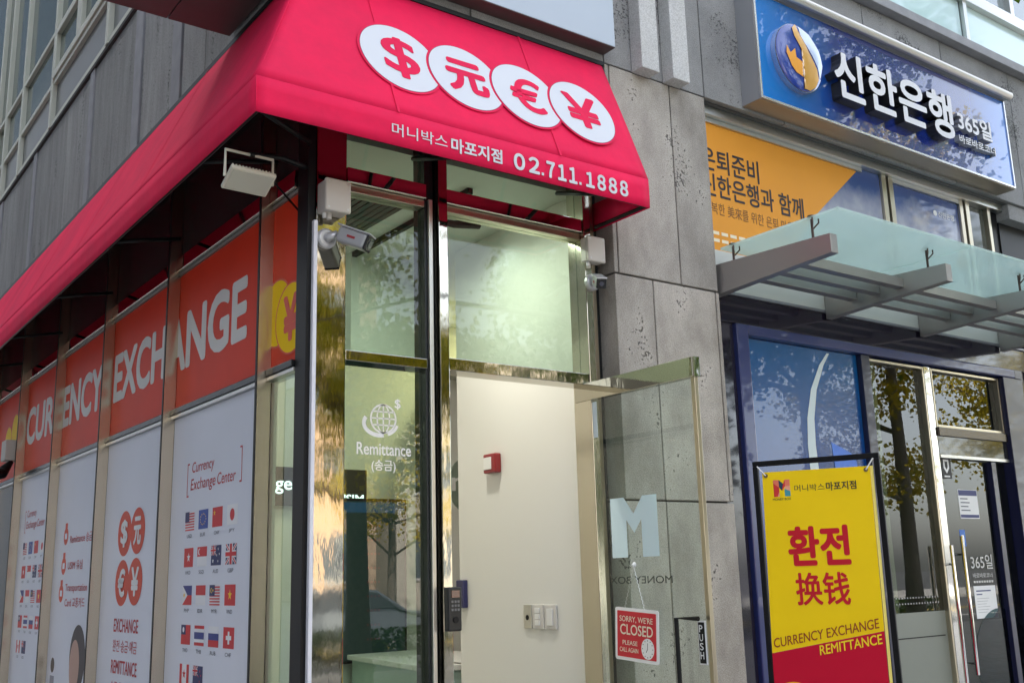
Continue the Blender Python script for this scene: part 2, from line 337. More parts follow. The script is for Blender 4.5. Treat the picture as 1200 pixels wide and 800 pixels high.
# alley side stone band
LX = 1.78
ys = [3.87, 4.55, 5.16, 5.54, 5.70, 6.32, 6.48, 6.98, 7.5, 7.62, 7.78, 8.3, 8.75, 9.35, 9.47, 10.1, 10.8, 11.0, 11.8, 12.6, 14.2, 16]
smooth_strips = {(5.54, 5.70), (6.32, 6.48), (7.5, 7.62), (9.35, 9.47), (10.8, 11.0)}
for a, b_ in zip(ys, ys[1:]):
    sm = (a, b_) in smooth_strips
    MB().box(LX - (.012 if sm else 0), LX + .12, a + .003, b_ - .003, 4.19, 5.24).build('stone_panel', SMOOTH if sm else GRANITE_SIDE, bld, bevel=0.004)
MB().box(LX + .02, LX + .125, 3.9, 16, 4.19, 5.24).build('joint_backing', JOINT, bld)
MB().box(LX - .02, LX + .1, 3.885, 16, 5.242, 5.27).build('shadow_gap', JOINT, bld)
ALU = mat('pale_olive_aluminium', (0.50, 0.50, 0.42, 1), 0.45, 0.3)
LOWG = mat('dark_green_glass', (0.030, 0.055, 0.042, 1), 0.10, spec=.25)
fr = MB()
for y in (7.16, 8.86, 10.12, 10.92, 11.4, 13, 14.5): fr.box(LX - .03, LX + .06, y - .03, y + .03, 5.27, 9.5)
for z0, z1 in ((5.27, 5.31), (5.66, 5.70), (6.16, 6.20), (8.2, 8.26)): fr.box(LX - .02, LX + .06, 6, 15, z0, z1)
fr.box(LX - .02, LX + .06, 5.9, 6.0, 5.27, 9.5)
fr.build('window_frame', ALU, bld, bevel=0.003)
for a, b_ in ((6.0, 7.13), (7.19, 8.83), (8.89, 10.09), (10.15, 10.89), (10.95, 15)):
    MB().box(LX + .01, LX + .02, a, b_, 5.31, 5.66).build('glass_panel', mat('dark_sill_panel', (0.07, 0.075, 0.075, 1), 0.3), bld)
    if a == 7.19:
        continue
    MB().box(LX + .01, LX + .02, a, b_, 5.70, 9.5).build('pane', LOWG, bld)
sw = MB()
for (y0, y1, z0, z1) in ((7.19, 8.83, 5.705, 5.765), (7.19, 8.83, 6.10, 6.155), (7.19, 7.25, 5.765, 6.10), (8.77, 8.83, 5.765, 6.10), (7.94, 8.08, 5.765, 6.10)): sw.box(LX - .035, LX + .05, y0, y1, z0, z1)
sf = sw.build('window', ALU, bld, bevel=0.003)
MB().box(LX, LX + .01, 7.2, 8.82, 5.72, 6.15).build('pane', LOWG, sf)
MB().box(LX + .01, LX + .02, 7.19, 8.83, 6.2, 9.5).build('pane', LOWG, bld)
MB().box(1.83, 2.0, 3.895, 16, 5.3, 10.0).build('upper_wall', JOINT, bld)
# soffit strip behind the awning and the dark upper glazing on both sides
MB().box(1.88, 3.52, 3.90, 4.12, 3.72, 4.188).build('shop_header', JOINT, bld)
MB().box(1.8, 1.98, 3.9, 16, 3.80, 4.188).build('shop_header', JOINT, bld)

# corner box sign that wraps the corner above the awning
cb = thing('corner_box_sign', 'large plain blue grey box sign above the pink awning with dark brown underside', 'sign box', (2.5, 4.2, 4.234))
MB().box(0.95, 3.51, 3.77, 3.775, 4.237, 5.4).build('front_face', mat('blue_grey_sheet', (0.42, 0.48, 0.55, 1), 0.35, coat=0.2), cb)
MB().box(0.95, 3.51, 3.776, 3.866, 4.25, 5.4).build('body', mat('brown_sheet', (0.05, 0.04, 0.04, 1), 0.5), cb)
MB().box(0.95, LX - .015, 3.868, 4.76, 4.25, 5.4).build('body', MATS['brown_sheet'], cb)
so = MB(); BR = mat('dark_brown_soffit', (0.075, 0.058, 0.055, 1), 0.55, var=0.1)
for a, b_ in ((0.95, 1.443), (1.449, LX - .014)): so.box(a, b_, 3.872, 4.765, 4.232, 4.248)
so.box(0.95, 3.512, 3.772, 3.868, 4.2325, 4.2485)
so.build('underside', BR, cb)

# ================================================================== CORNER SHOP FRONT
shop = thing('corner_shopfront', 'corner shop glazing in polished steel with orange band and white lower panels', 'shop front', (1.9, 4.05, 0))
# front side: corner column, mullion, transoms, jamb
MB().box(1.884, 2.03, 3.965, 4.10, 0, 3.72).build('corner_column', STEELR, shop, bevel=0.006, seg=3)
MB().box(1.845, 1.880, 3.97, 4.075, 0, 3.72).build('corner_post', BLACKP, shop, bevel=0.002)
MB().box(2.446, 2.494, 3.99, 4.09, 0, 3.72).build('mullion', DARKALU, shop, bevel=0.002)
MB().box(2.458, 2.478, 3.968, 3.988, 0, 3.235).build('mullion', SATIN, shop, bevel=0.002)
MB().box(2.497, 2.546, 3.945, 4.09, 0, 3.72).build('mullion', STEELR, shop, bevel=0.003)
MB().box(3.392, 3.437, 3.955, 4.09, 0, 3.72).build('jamb', FINM0, shop, bevel=0.003)
MB().box(3.440, 3.478, 3.975, 4.09, 0, 3.72).build('jamb', CHAMP, shop, bevel=0.003)
MB().box(3.480, 3.512, 3.995, 4.09, 0, 3.72).build('jamb', DARKALU, shop)
MB().box(2.032, 2.444, 3.972, 4.08, 2.425, 2.470).build('transom', STEELR, shop, bevel=0.003)
MB().box(2.548, 3.390, 3.962, 4.08, 2.428, 2.485).build('transom', STEELR, shop, bevel=0.003)
for a, b_ in ((2.032, 2.444), (2.548, 3.390)):
    MB().box(a, b_, 3.965, 4.08, 3.235, 3.305).build('transom', STEEL, shop, bevel=0.003)
    MB().box(a, b_, 3.985, 4.06, 3.198, 3.233).build('transom', CHAMP, shop, bevel=0.003)
    MB().box(a, b_, 4.02, 4.032, 3.306, 3.72).build('pane', CLEARUP, shop)
MB().box(2.032, 2.444, 4.02, 4.032, 0.06, 2.424).build('pane', CLEAR, shop)
MB().box(2.032, 2.444, 4.02, 4.032, 2.471, 3.197).build('pane', CLEARUP, shop)
MB().box(2.548, 3.390, 4.02, 4.032, 2.486, 3.197).build('pane', CLEARUP, shop)
MB().box(2.032, 2.444, 3.99, 4.08, 0.0, 0.06).build('sill', STEEL, shop)
# alley side
GX = 1.86
FY = [4.355, 5.640, 6.895, 8.150, 9.39, 10.65, 11.9, 13.15]
GTRIM = mat('dull_grey_trim', (0.22, 0.21, 0.20, 1), 0.4, 0.5)
FINM = mat('brushed_champagne_steel', (0.62, 0.54, 0.43, 1), 0.27, 1.0, bump=.03, bscale=30)
BANN = mat('orange_red_banner_film', lin(222, 56, 24), 0.45, var=0.08, vscale=2, spec=.2, bump=.08, bscale=5, bdist=.01)
for y in FY:
    MB().box(GX - .066, GX - .002, y, y + .014, 0.0, 3.76).build('fin', FINM, shop)
    MB().box(GX - .0705, GX - .0663, y - .001, y + .016, 0.0, 3.76).build('fin_edge', BLACKP, shop)
bays = [(4.078, 4.353)] + [(a + .016, b_ - .002) for a, b_ in zip(FY, FY[1:])]
SHEET = mat('white_poster_film', (0.74, 0.77, 0.86, 1), 0.4, spec=.3, var=.03, vscale=1.5, bump=.06, bscale=5, bdist=.01)
for i, (a, b_) in enumerate(bays):
    MB().box(GX - .03, GX + .05, a, b_, 3.205, 3.285).build('transom', STEEL, shop, bevel=0.003)
    MB().box(GX - .012, GX + .05, a, b_, 3.186, 3.203).build('transom', GTRIM, shop, bevel=0.002)
    MB().box(GX - .03, GX + .05, a, b_, 2.398, 2.428).build('transom', DARKALU, shop, bevel=0.003)
    MB().box(GX - .022, GX + .05, a, b_, 2.378, 2.396).build('transom', SATIN, shop, bevel=0.002)
    MB().box(GX, GX + .01, a, b_, 3.287, 3.798).build('dark_panel', DKGLASS, shop)
    MB().box(GX, GX + .01, a, b_, 2.43, 3.185).build('banner_panel', BANN, shop)
    if i == 0: MB().box(GX, GX + .01, a, b_, 0.0, 2.376).build('pane', CLEAR, shop)
    elif i > 4: MB().box(GX, GX + .01, a, b_, 0.0, 2.376).build('pane', DKGLASS, shop)
    else: MB().box(GX + .004, GX + .012, a, b_, 0.0, 2.376).build('pane', DKGLASS, shop)
# CURRENCY EXCHANGE across the band, film lettering
LET = mat('pale_grey_film', (0.76, 0.75, 0.72, 1), 0.5)
def band(s, y0, y1, z0=2.657, h=0.295): text(s, 'banner_lettering', LET, (GX, y0, z0), XL, YF, y0 - y1, h, 0.001, 0.02, 0.006, parent=shop)
band('CURR', 9.36, 8.20, 2.668, 0.285); band('ENCY', 8.16, 7.14, 2.664, 0.285); band('EXCH', 6.845, 5.86, 2.657, 0.29); band('ANGE', 5.81, 4.668, 2.65, 0.295)
YEL = mat('yellow_film', lin(252, 208, 4), 0.5, spec=.2); COIN = mat('orange_film', lin(214, 62, 30), 0.4)
def coin(cy, cz, r, sym, k):
    m = MB(); m.disc((GX - .0005 - .0012 * k, cy, cz), XL, YF, r + .01, 40, 0.0006, 1); m.disc((GX - .0012 - .0012 * k, cy, cz), XL, YF, r, 40, 0.0006, 0)
    c = m.build('coin_print', [YEL, COIN], shop)
    if sym: text(sym, 'coin_symbol', COIN, (GX - .002 - .0012 * k, cy + r * .42, cz - r * .62), XL, YF, r * .84, r * 1.24, 0.0006, 0.02, 0.004, parent=shop)
coin(4.15, 2.63, 0.155, '¥', 2); coin(4.30, 2.68, 0.15, None, 1)
coin(9.85, 2.86, 0.13, None, 0); coin(9.62, 2.80, 0.13, '¥', 1); coin(10.1, 2.78, 0.13, None, 2)
# lettering on the fixed front pane
FILMW = mat('white_cut_film', (0.82, 0.80, 0.78, 1), 0.5)
def globe():
    m = MB(); c = Vector((2.243, 4.0185, 2.19)); X, Z = Vector((1, 0, 0)), Vector((0, 0, 1))
    def ring(f, n=40, t=0.006, a0=0, a1=2 * math.pi):
        for k in range(n):
            a, b_ = a0 + (a1 - a0) * k / n, a0 + (a1 - a0) * (k + 1) / n
            p, q = f(a), f(b_); d = Vector((q[0] - p[0], 0, q[1] - p[1])); 
            if d.length < 1e-6: continue
            nn = Vector((-d.z, 0, d.x)).normalized() * t / 2; P, Q = c + X * p[0] + Z * p[1], c + X * q[0] + Z * q[1]
            m.face([P + nn, P - nn, Q - nn, Q + nn])
    r = 0.062
    ring(lambda a: (r * math.cos(a), r * math.sin(a)), t=0.008)
    ring(lambda a: (r * .5 * math.cos(a), r * math.sin(a)))
    ring(lambda a: (0, r * math.cos(a)), 10, 0.006, 0, math.pi)
    for z in (-.45, 0.02, .5): ring(lambda a, z=z: (r * math.sqrt(1 - z * z) * math.cos(a), r * z), 10, 0.006, 0, math.pi)
    # swoosh arrow
    ring(lambda a: (-.018 + .078 * math.cos(a), -.022 + .052 * math.sin(a)), 24, 0.018, R(150), R(285))
    ring(lambda a: (.004 + .070 * math.cos(a), -.004 + .066 * math.sin(a)), 16, 0.013, R(-75), R(-20))
    text('$', 'logo', FILMW, c + X * .058 + Z * .046, X, Z, .028, .045, 0.0004, 0.02, lift=0.0, parent=shop)
    m.build('window_logo', FILMW, shop)
globe()
text('Remittance', 'window_lettering', FILMW, (2.113, 4.0195, 2.030), XF, YF, 0.268, 0.052, 0.0004, 0.012, parent=shop)
text('(송금)', 'window_lettering', FILMW, (2.185, 4.0195, 1.955), XF, YF, 0.118, 0.054, 0.0004, 0.012, parent=shop)

# ------------------------------------------------------------------ posters on the alley side
POST_RED = mat('poster_red_ink', lin(196, 52, 58), 0.5); POST_OR = mat('poster_orange_ink', lin(214, 74, 44), 0.5); POST_DK = mat('poster_dark_ink', lin(70, 70, 90), 0.5)
FC = {}
def fcol(k):
    t = dict(r=(206, 20, 30), b=(30, 45, 130), n=(20, 30, 95), w=(235, 236, 240), y=(250, 205, 20), k=(20, 20, 20), c=(35, 70, 160))
    if k not in FC: FC[k] = mat('flag_ink_' + dict(r='red', b='blue', n='navy', w='white', y='yellow', k='black', c='royal')[k], t[k], 0.45)
    return FC[k]
KEYS = 'rbnwykc'
FLAGS = dict(USD=[(0, 0, 1, 1, 'w')] + [(0, i / 7 + .0, 1, i / 7 + .072, 'r') for i in range(7)] + [(0, .46, .45, 1, 'n')],
    EUR=[(0, 0, 1, 1, 'c')] + [('o', .5 + .28 * math.cos(a * math.pi / 6), .5 + .28 * math.sin(a * math.pi / 6), .04, 'y') for a in range(12)],
    CNY=[(0, 0, 1, 1, 'r'), ('s', .2, .72, .16, 'y')], JPY=[(0, 0, 1, 1, 'w'), ('o', .5, .5, .3, 'r')], HKD=[(0, 0, 1, 1, 'r'), ('s', .5, .5, .27, 'w')],
    SGD=[(0, 0, 1, 1, 'w'), (0, .5, 1, 1, 'r'), ('o', .22, .75, .17, 'w'), ('o', .28, .75, .14, 'r')],
    AUD=[(0, 0, 1, 1, 'n'), ('u', 0, .5, .5, 1), ('s', .25, .22, .13, 'w'), ('s', .75, .8, .08, 'w'), ('s', .75, .2, .08, 'w'), ('s', .62, .5, .08, 'w'), ('s', .88, .55, .08, 'w')],
    GBP=[('u', 0, 0, 1, 1)], PHP=[(0, .5, 1, 1, 'b'), (0, 0, 1, .5, 'r'), ('t', 0, 0, .55, 'w'), ('o', .18, .5, .1, 'y')],
    IDR=[(0, 0, 1, 1, 'w'), (0, .5, 1, 1, 'r')], MYR=[(0, 0, 1, 1, 'w')] + [(0, i / 7, 1, i / 7 + .072, 'r') for i in range(7)] + [(0, .46, .52, 1, 'n'), ('o', .2, .73, .13, 'y'), ('o', .24, .73, .1, 'n'), ('s', .36, .73, .11, 'y')],
    VND=[(0, 0, 1, 1, 'r'), ('s', .5, .5, .27, 'y')], TWD=[(0, 0, 1, 1, 'r'), (0, .5, .5, 1, 'n'), ('o', .25, .75, .14, 'w')],
    THB=[(0, 0, 1, .16, 'r'), (0, .84, 1, 1, 'r'), (0, .16, 1, .84, 'w'), (0, .33, 1, .67, 'b')], RUB=[(0, .66, 1, 1, 'w'), (0, .33, 1, .66, 'b'), (0, 0, 1, .33, 'r')],
    CHF=[(0, 0, 1, 1, 'r'), (.42, .2, .58, .8, 'w'), (.25, .4, .75, .6, 'w')], CAD=[(0, 0, 1, 1, 'w'), (0, 0, .25, 1, 'r'), (.75, 0, 1, 1, 'r'), ('s', .5, .5, .26, 'r')],
    NZD=[(0, 0, 1, 1, 'n'), ('u', 0, .5, .5, 1), ('s', .75, .75, .08, 'r'), ('s', .75, .25, .08, 'r'), ('s', .62, .5, .07, 'r'), ('s', .88, .55, .07, 'r')])
def flag_shapes(spec, m, o, w, h):
    """o: lower-left on the sheet; u runs to -Y, v up"""
    k = [0]
    def P(u, v): k0 = k[0]; return (o[0] - .0006 - .00025 * k0, o[1] - u * w, o[2] + v * h)
    def poly(pts, c): m.face([P(u, v) for u, v in pts], KEYS.index(c)); k[0] += 1
    def rect(a, b_, c, d, col): poly([(a, b_), (c, b_), (c, d), (a, d)], col)
    for s in spec:
        if s[0] == 'o': poly([(s[1] + s[3] * (h / w) * math.cos(t * math.pi / 10), s[2] + s[3] * math.sin(t * math.pi / 10)) for t in range(20)], s[4])
        elif s[0] == 's':
            pts = []
            for t in range(10):
                a = math.pi / 2 + t * math.pi / 5; r = s[3] * (1 if t % 2 == 0 else .42); pts.append((s[1] + r * h / w * math.cos(a), s[2] + r * math.sin(a)))
            poly(pts, s[4])
        elif s[0] == 't': poly([(0, 0), (s[3], .5), (0, 1)], s[4])
        elif s[0] == 'u':
            a, b_, c, d = s[1:5]; W_, H_ = c - a, d - b_
            rect(a, b_, c, d, 'n')
            for wd, col in ((.12, 'w'), (.05, 'r')):
                poly([(a, b_), (a + wd * W_, b_), (c, d - wd * H_), (c, d), (c - wd * W_, d), (a, b_ + wd * H_)], col)
                poly([(c, b_), (c, b_ + wd * H_), (a + wd * W_, d), (a, d), (a, d - wd * H_), (c - wd * W_, b_)], col)
            for wd, col in ((.17, 'w'), (.1, 'r')):
                rect(a + W_ * (.5 - wd), b_, a + W_ * (.5 + wd), d, col); rect(a, b_ + H_ * (.5 - wd), c, b_ + H_ * (.5 + wd), col)
        else: rect(*s[:4], s[4])
def poster(y0, y1, label):
    """y0 is the edge nearest the street"""
    p = thing('poster', label, 'poster', (GX, (y0 + y1) / 2, 0.05), 'white window posters along the alley')
    MB().box(GX - .0008, GX + .003, y0, y1, 0.04, 2.376).build('sheet', SHEET, p)
    return p
def flag_poster(dy, label):
    p = poster(bays_p[0][0] + dy, bays_p[0][1] + dy, label); X0 = GX - .001
    text('Currency', 'heading_lettering', POST_RED, (X0, 5.335 + dy, 2.045), XL, YF, 0.31, 0.07, 0.0004, 0.0, parent=p, slant=.12)
    for s_, a_, w_ in (('Exchange', 5.345, .345), ('Center', 4.975, .235)): text(s_, 'heading_lettering', POST_RED, (X0, a_ + dy, 1.955 + (.018 if s_ == 'Center' else 0)), XL, YF, w_, .057 if s_ == 'Center' else .075, 0.0004, 0.0, parent=p, slant=.12)
    br = MB()
    for (y, s_) in ((5.40, 1), (4.67, -1)):
        z0, z1 = (1.945, 2.11) if s_ > 0 else (1.965, 2.125)
        br.face([(X0 - .0008, y + dy, z0), (X0 - .0008, y + dy - .008, z0), (X0 - .0008, y + dy - .008, z1), (X0 - .0008, y + dy, z1)])
        for z in (z0, z1): br.face([(X0 - .0010, y + dy + (0 if s_ > 0 else .02), z - .004), (X0 - .0010, y + dy - (.03 if s_ > 0 else .008), z - .004), (X0 - .0010, y + dy - (.03 if s_ > 0 else .008), z + .004), (X0 - .0010, y + dy + (0 if s_ > 0 else .02), z + .004)])
    br.build('bracket_print', POST_RED, p)
    rows = ('USD EUR CNY JPY', 'HKD SGD AUD GBP', 'PHP IDR MYR VND', 'TWD THB RUB CHF', 'CAD NZD')
    for r, row in enumerate(rows):
        for c, n in enumerate(row.split()):
            yc = (5.335, 5.145, 4.955, 4.765)[c] + dy; zc = (1.818, 1.637, 1.452, 1.262, 1.075)[r]
            m = MB(); flag_shapes(FLAGS[n], m, (X0, yc + .066, zc - .047), .132, .094); m.build('flag', [fcol(q) for q in KEYS], p)
            text(n, 'flag_caption', POST_DK, (X0, yc + .036, zc - .083), XL, YF, 0.07, 0.018, 0.0003, 0.0, parent=p)
bays_p = bays[1:]
flag_poster(0, 'white poster with currency heading and national flags, nearest the street corner')
p2 = poster(bays_p[1][0], bays_p[1][1], 'white poster with four round orange money symbols above exchange and remittance writing')
for (cy, cz, s_) in ((6.455, 1.81, '$'), (6.20, 1.815, '元'), (6.46, 1.525, '€'), (6.205, 1.53, '¥')):
    k = MB().disc((GX - .0012 - (0.0012 if cy < 6.3 else 0), cy, cz), XL, YF, .132, 40, 0.0005, r2=.132).build('round_print', POST_OR, p2)
    text(s_, 'money_symbol', WHITEV, (GX - .003, cy + .062, cz - .075), XL, YF, .124, .15, .0004, .02, .003, parent=p2)
text('EXCHANGE', 'lettering', POST_RED, (GX - .001, 6.572, 1.247), XL, YF, .465, .074, .0004, .01, parent=p2)
text('환전·송금·예금', 'lettering', POST_RED, (GX - .001, 6.575, 1.135), XL, YF, .46, .068, .0004, 0, parent=p2)
text('REMITTANCE', 'lettering', POST_RED, (GX - .001, 6.585, 1.015), XL, YF, .49, .074, .0004, .01, parent=p2)
text('송금·무료·안심', 'lettering', POST_RED, (GX - .001, 6.58, 0.905), XL, YF, .46, .068, .0004, 0, parent=p2)
p3 = poster(bays_p[2][0], bays_p[2][1], 'white poster listing services beside orange icons above a dark haired portrait print')
for (yi, zi, tx, y0, y1, z0) in ((7.84, 1.857, 'Remittance 송금', 7.715, 7.16, 1.80), (7.855, 1.655, 'USIM 유심', 7.735, 7.36, 1.625), (7.88, 1.47, 'Transportation', 7.765, 7.215, 1.47), (None, 0, 'Card 교통카드', 7.76, 7.25, 1.38)):
    if yi:
        q = MB(); q.disc((GX - .0012, yi, zi), XL, YF, .06, 24, .0004); q.box(GX - .0016, GX - .0012, yi - .03, yi + .03, zi + .055, zi + .09); q.box(GX - .0022, GX - .0017, yi - .03, yi + .03, zi - .02, zi + .02, 1)
        q.build('icon_print', [POST_OR, SHEET], p3)
    text(tx, 'lettering', POST_RED, (GX - .001, y0, z0), XL, YF, y0 - y1, .062, .0004, .004, parent=p3)
ph = MB(); ph.disc((GX - .0012, 7.36, 1.06), XL, YF, .19, 32, .0004, 0, r2=.21); ph.disc((GX - .0018, 7.42, 1.01), XL, YF, .12, 32, .0004, 1, r2=.165); ph.box(GX - .0016, GX - .0012, 7.2, 7.52, .45, .86, 2); ph.build('portrait_print', [mat('print_hair', (60, 48, 48), 0.5), mat('print_skin', (196, 158, 140), 0.5), mat('print_cloth', (150, 150, 165), 0.5)], p3)
ph = MB().disc((GX - .0012, 7.99, .99), XL, YF, .05, 20, .0004, 0, r2=.05); ph.box(GX - .0016, GX - .0012, 7.93, 8.04, .6, .92, 1); ph.build('figure_print', [MATS['print_hair'], MATS['print_cloth']], p3)
flag_poster(3.78, 'white flag poster furthest along the alley, beside the dark bay')

# ================================================================== AWNING
aw = thing('pink_awning', 'bright pink fabric awning wrapping the corner above the shop with white money symbols', 'awning', (1.6, 3.8, 3.26))
FZ, TZ, BZ = 3.412, 4.165, 3.262; AX, AY, TX, TY, RX, LEN = 1.43, 3.558, 1.765, 3.862, 3.49, 13.0
rng = np.random.RandomState(3)
def sag(u, v, ph): return 0.002 * math.sin(u * 2.1 + ph) * math.sin(v * math.pi) + 0.0015 * math.sin(u * 5.3 + v * 2 + ph * 2) * math.sin(v * math.pi)
def grid_strip(fa, fb, n, k, nn, ph, name):
    m = MB(); nn = Vector(nn)
    for i in range(n + 1):
        for j in range(k + 1):
            a, b_ = Vector(fa(i / n)), Vector(fb(i / n)); t = j / k; p = a.lerp(b_, t); p += nn * sag(p.x + p.y, t, ph); m.v.append(tuple(p))
    for i in range(n):
        for j in range(k):
            q = i * (k + 1) + j; m.f.append((q, q + k + 1, q + k + 2, q + 1)); m.mi.append(0)
    return m
def cloth(m, name, flip=False):
    if flip: m.f = [f[::-1] for f in m.f]
    o = m.build(name, PINK, aw, smooth=True); md = o.modifiers.new('thickness', 'SOLIDIFY'); md.thickness = .003; md.offset = -1; return o
nF = Vector((0, -(TZ - FZ), TY - AY)).normalized(); nL = Vector((-(TZ - FZ), 0, TX - AX)).normalized()
cloth(grid_strip(lambda t: (AX + (RX - AX) * t, AY, FZ), lambda t: (TX + (RX - TX) * t, TY, TZ), 40, 14, nF, .3, ''), 'front_slope')
cloth(grid_strip(lambda t: (AX, LEN + (AY - LEN) * t, FZ), lambda t: (TX, LEN + (TY - LEN) * t, TZ), 120, 14, nL, 1.2, ''), 'side_slope')
cloth(grid_strip(lambda t: (AX + (RX - AX) * t, AY, BZ), lambda t: (AX + (RX - AX) * t, AY, FZ), 40, 3, (0, -1, 0), .7, ''), 'front_valance')
cloth(grid_strip(lambda t: (AX, LEN + (AY - LEN) * t, BZ), lambda t: (AX, LEN + (AY - LEN) * t, FZ), 120, 3, (-1, 0, 0), 1.7, ''), 'side_valance')
e = MB().face([(RX, AY, BZ), (RX, 3.99, BZ), (RX, 3.99, FZ), (RX, AY, FZ)]); e.face([(RX, AY, FZ), (RX, TY, FZ), (RX, TY, TZ)])
cloth(e, 'end_panel')
fr = MB()
fr.tube([(AX + .014, LEN, BZ + .014), (AX + .014, AY + .014, BZ + .014), (RX - .012, AY + .014, BZ + .014), (RX - .012, 3.96, BZ + .014)], .011, 8)
fr.tube([(AX + .014, LEN, FZ - .012), (AX + .014, AY + .014, FZ - .012), (RX - .012, AY + .014, FZ - .012)], .011, 8)
for y in (4.2, 5.5, 6.8, 8.1, 9.4, 10.7): fr.tube([(AX + .014, y, BZ + .02), (1.80, y, 3.36)], .011, 8); fr.tube([(AX + .014, y, FZ - .015), (TX + .01, y, TZ - .03)], .010, 8)
for x in (2.35, 3.2): fr.tube([(x, AY + .014, BZ + .02), (x, 3.93, 3.40)], .011, 8); fr.tube([(x, AY + .014, FZ - .02), (x, TY + .02, TZ - .03)], .010, 8)
fr.tube([(AX + .014, AY + .014, BZ + .02), (1.83, 3.93, 3.36)], .011, 8); fr.tube([(AX + .014, AY + .014, FZ - .01), (TX + .02, TY + .02, TZ - .03)], .010, 8)
fr.build('awning_frame', BLACKP, aw, smooth=True)
fl = MB().box(TX - .004, TX + .013, TY + .03, LEN, TZ - .005, TZ + .022); fl.box(TX, RX + .01, TY - .008, TY + .006, TZ - .004, TZ + .018)
fl.build('top_flashing', BLACKP, aw)
# stitched seams between the fabric widths
for x_ in (2.06, 2.93):
    a_, b2_ = Vector((x_, AY, FZ)) + nF * .004, Vector((x_, TY, TZ)) + nF * .004; w_ = Vector((.006, 0, 0)); MB().prism([a_ - w_, a_ + w_, b2_ + w_, b2_ - w_], nF, .0008).build('seam', PINK, aw)
for y_ in (5.05, 6.35, 7.65, 8.95, 10.25):
    a_, b2_ = Vector((AX, y_, FZ)) + nL * .004, Vector((TX, y_, TZ)) + nL * .004; w_ = Vector((0, -.006, 0)); MB().prism([a_ - w_, a_ + w_, b2_ + w_, b2_ - w_], nL, .0008).build('seam', PINK, aw)
# printing on the slope and the valance
VV = Vector((0, TY - AY, TZ - FZ)).normalized(); O = Vector((0, AY, FZ))
PWHITE = mat('awning_white_print', (0.62, 0.64, 0.68, 1), 0.5); PRIM = mat('awning_dark_rim', lin(150, 40, 80), 0.6)
for k, (u, s_) in enumerate(((2.145, '$'), (2.492, '元'), (2.838, '€'), (3.183, '¥'))):
    v = .354; c = O + Vector((u, 0, 0)) + VV * v; lift = .0045 + .0022 * k
    m = MB(); m.disc(c + nF * lift, (1, 0, 0), VV, .2115, 64, .0005, 0); m.disc(c + nF * (lift + .0007), (1, 0, 0), VV, .2015, 64, .0005, 2); m.disc(c + nF * (lift + .0014), (1, 0, 0), VV, .1985, 64, .0005, 1)
    pr = m.build('round_emblem', [PINK, PWHITE, PRIM], aw)
    w_, h_ = {'$': (.17, .245), '元': (.205, .195), '€': (.185, .215), '¥': (.20, .21)}[s_]
    text(s_, 'money_symbol', PINK, c + nF * (lift + .002) - Vector((w_ / 2, 0, 0)) - VV * (h_ / 2), (1, 0, 0), VV, w_, h_, .0006, .0, {'$': .006, '元': .010, '€': .006, '¥': .008}[s_], parent=pr)
VX = AY - .0045
text('머니박스', 'valance_lettering', PWHITE, (2.024, VX, 3.303), XF, YF, .274, .056, .0006, .004, parent=aw)
text('마포지점', 'valance_lettering', PWHITE, (2.318, VX, 3.295), XF, YF, .268, .064, .0006, .03, 0, parent=aw)
for s_, a_, w_ in (('０２', 2.655, .140), ('７１１', 2.842, .176), ('１８８８', 3.078, .262)): text(s_, 'valance_lettering', PWHITE, (a_, VX, 3.290), XF, YF, w_, .074, .0006, .04, 0, parent=aw, spacing=.62)
for x_ in (2.816, 3.040): MB().box(x_ - .0065, x_ + .0065, VX - .0012, VX - .0004, 3.290, 3.303).build('valance_dot', PWHITE, aw)
text('MONEY BOX', 'valance_lettering', PWHITE, (AX - .006, 9.6, 3.30), XL, YF, 1.2, .10, .0006, .012, parent=aw)

# ================================================================== SHOP INTERIOR
room = thing('shop_interior', 'white painted shop room seen through the open doorway and panes', 'room', (3.0, 5.4, 0))
WALLM = mat('interior_wall_paint', (0.74, 0.735, 0.69, 1), 0.6, bump=.05, bscale=90, bdist=.002)
MB().box(1.9, 6.0, 4.10, 7.2, -0.0, 0.02).build('floor', mat('interior_floor', (0.42, 0.40, 0.37, 1), 0.3), room)
MB().box(1.88, 6.0, 4.095, 7.2, 3.495, 3.55).build('ceiling', mat('ceiling_paint', (0.62, 0.64, 0.60, 1), 0.7), room)
MB().box(3.46, 3.60, 4.09, 5.285, 0.02, 3.494).build('side_wall', WALLM, room)
MB().box(1.9, 6.0, 7.0, 7.2, 0.02, 3.494).build('back_wall', WALLM, room)
MB().box(5.9, 6.0, 4.1, 7.0, 0.02, 3.494).build('side_wall', WALLM, room)
MB().box(3.602, 5.9, 4.095, 4.2, 0.02, 3.494).build('side_wall', WALLM, room)
MB().box(1.885, 1.9, 4.375, 7.2, 0.02, 3.494).build('side_wall', WALLM, room)
MB().box(2.9, 3.5, 5.6, 5.72, 2.86, 3.494).build('bulkhead', mat('bulkhead_paint', (0.5, 0.55, 0.5, 1), 0.6), room)
ac = thing('ceiling_air_grille', 'dark louvred air conditioner grille in the shop ceiling', 'air conditioner', (2.6, 4.9, 3.49))
g = MB().box(2.26, 2.76, 4.66, 5.17, 3.475, 3.493); g.build('frame', WHITEP, ac, bevel=.003)
g = MB()
for k in range(11): g.box(2.285 + k * .042, 2.285 + k * .042 + .034, 4.69, 5.14, 3.463, 3.474)
g.build('louvre', mat('dark_grille', (0.05, 0.055, 0.05, 1), 0.5), ac)
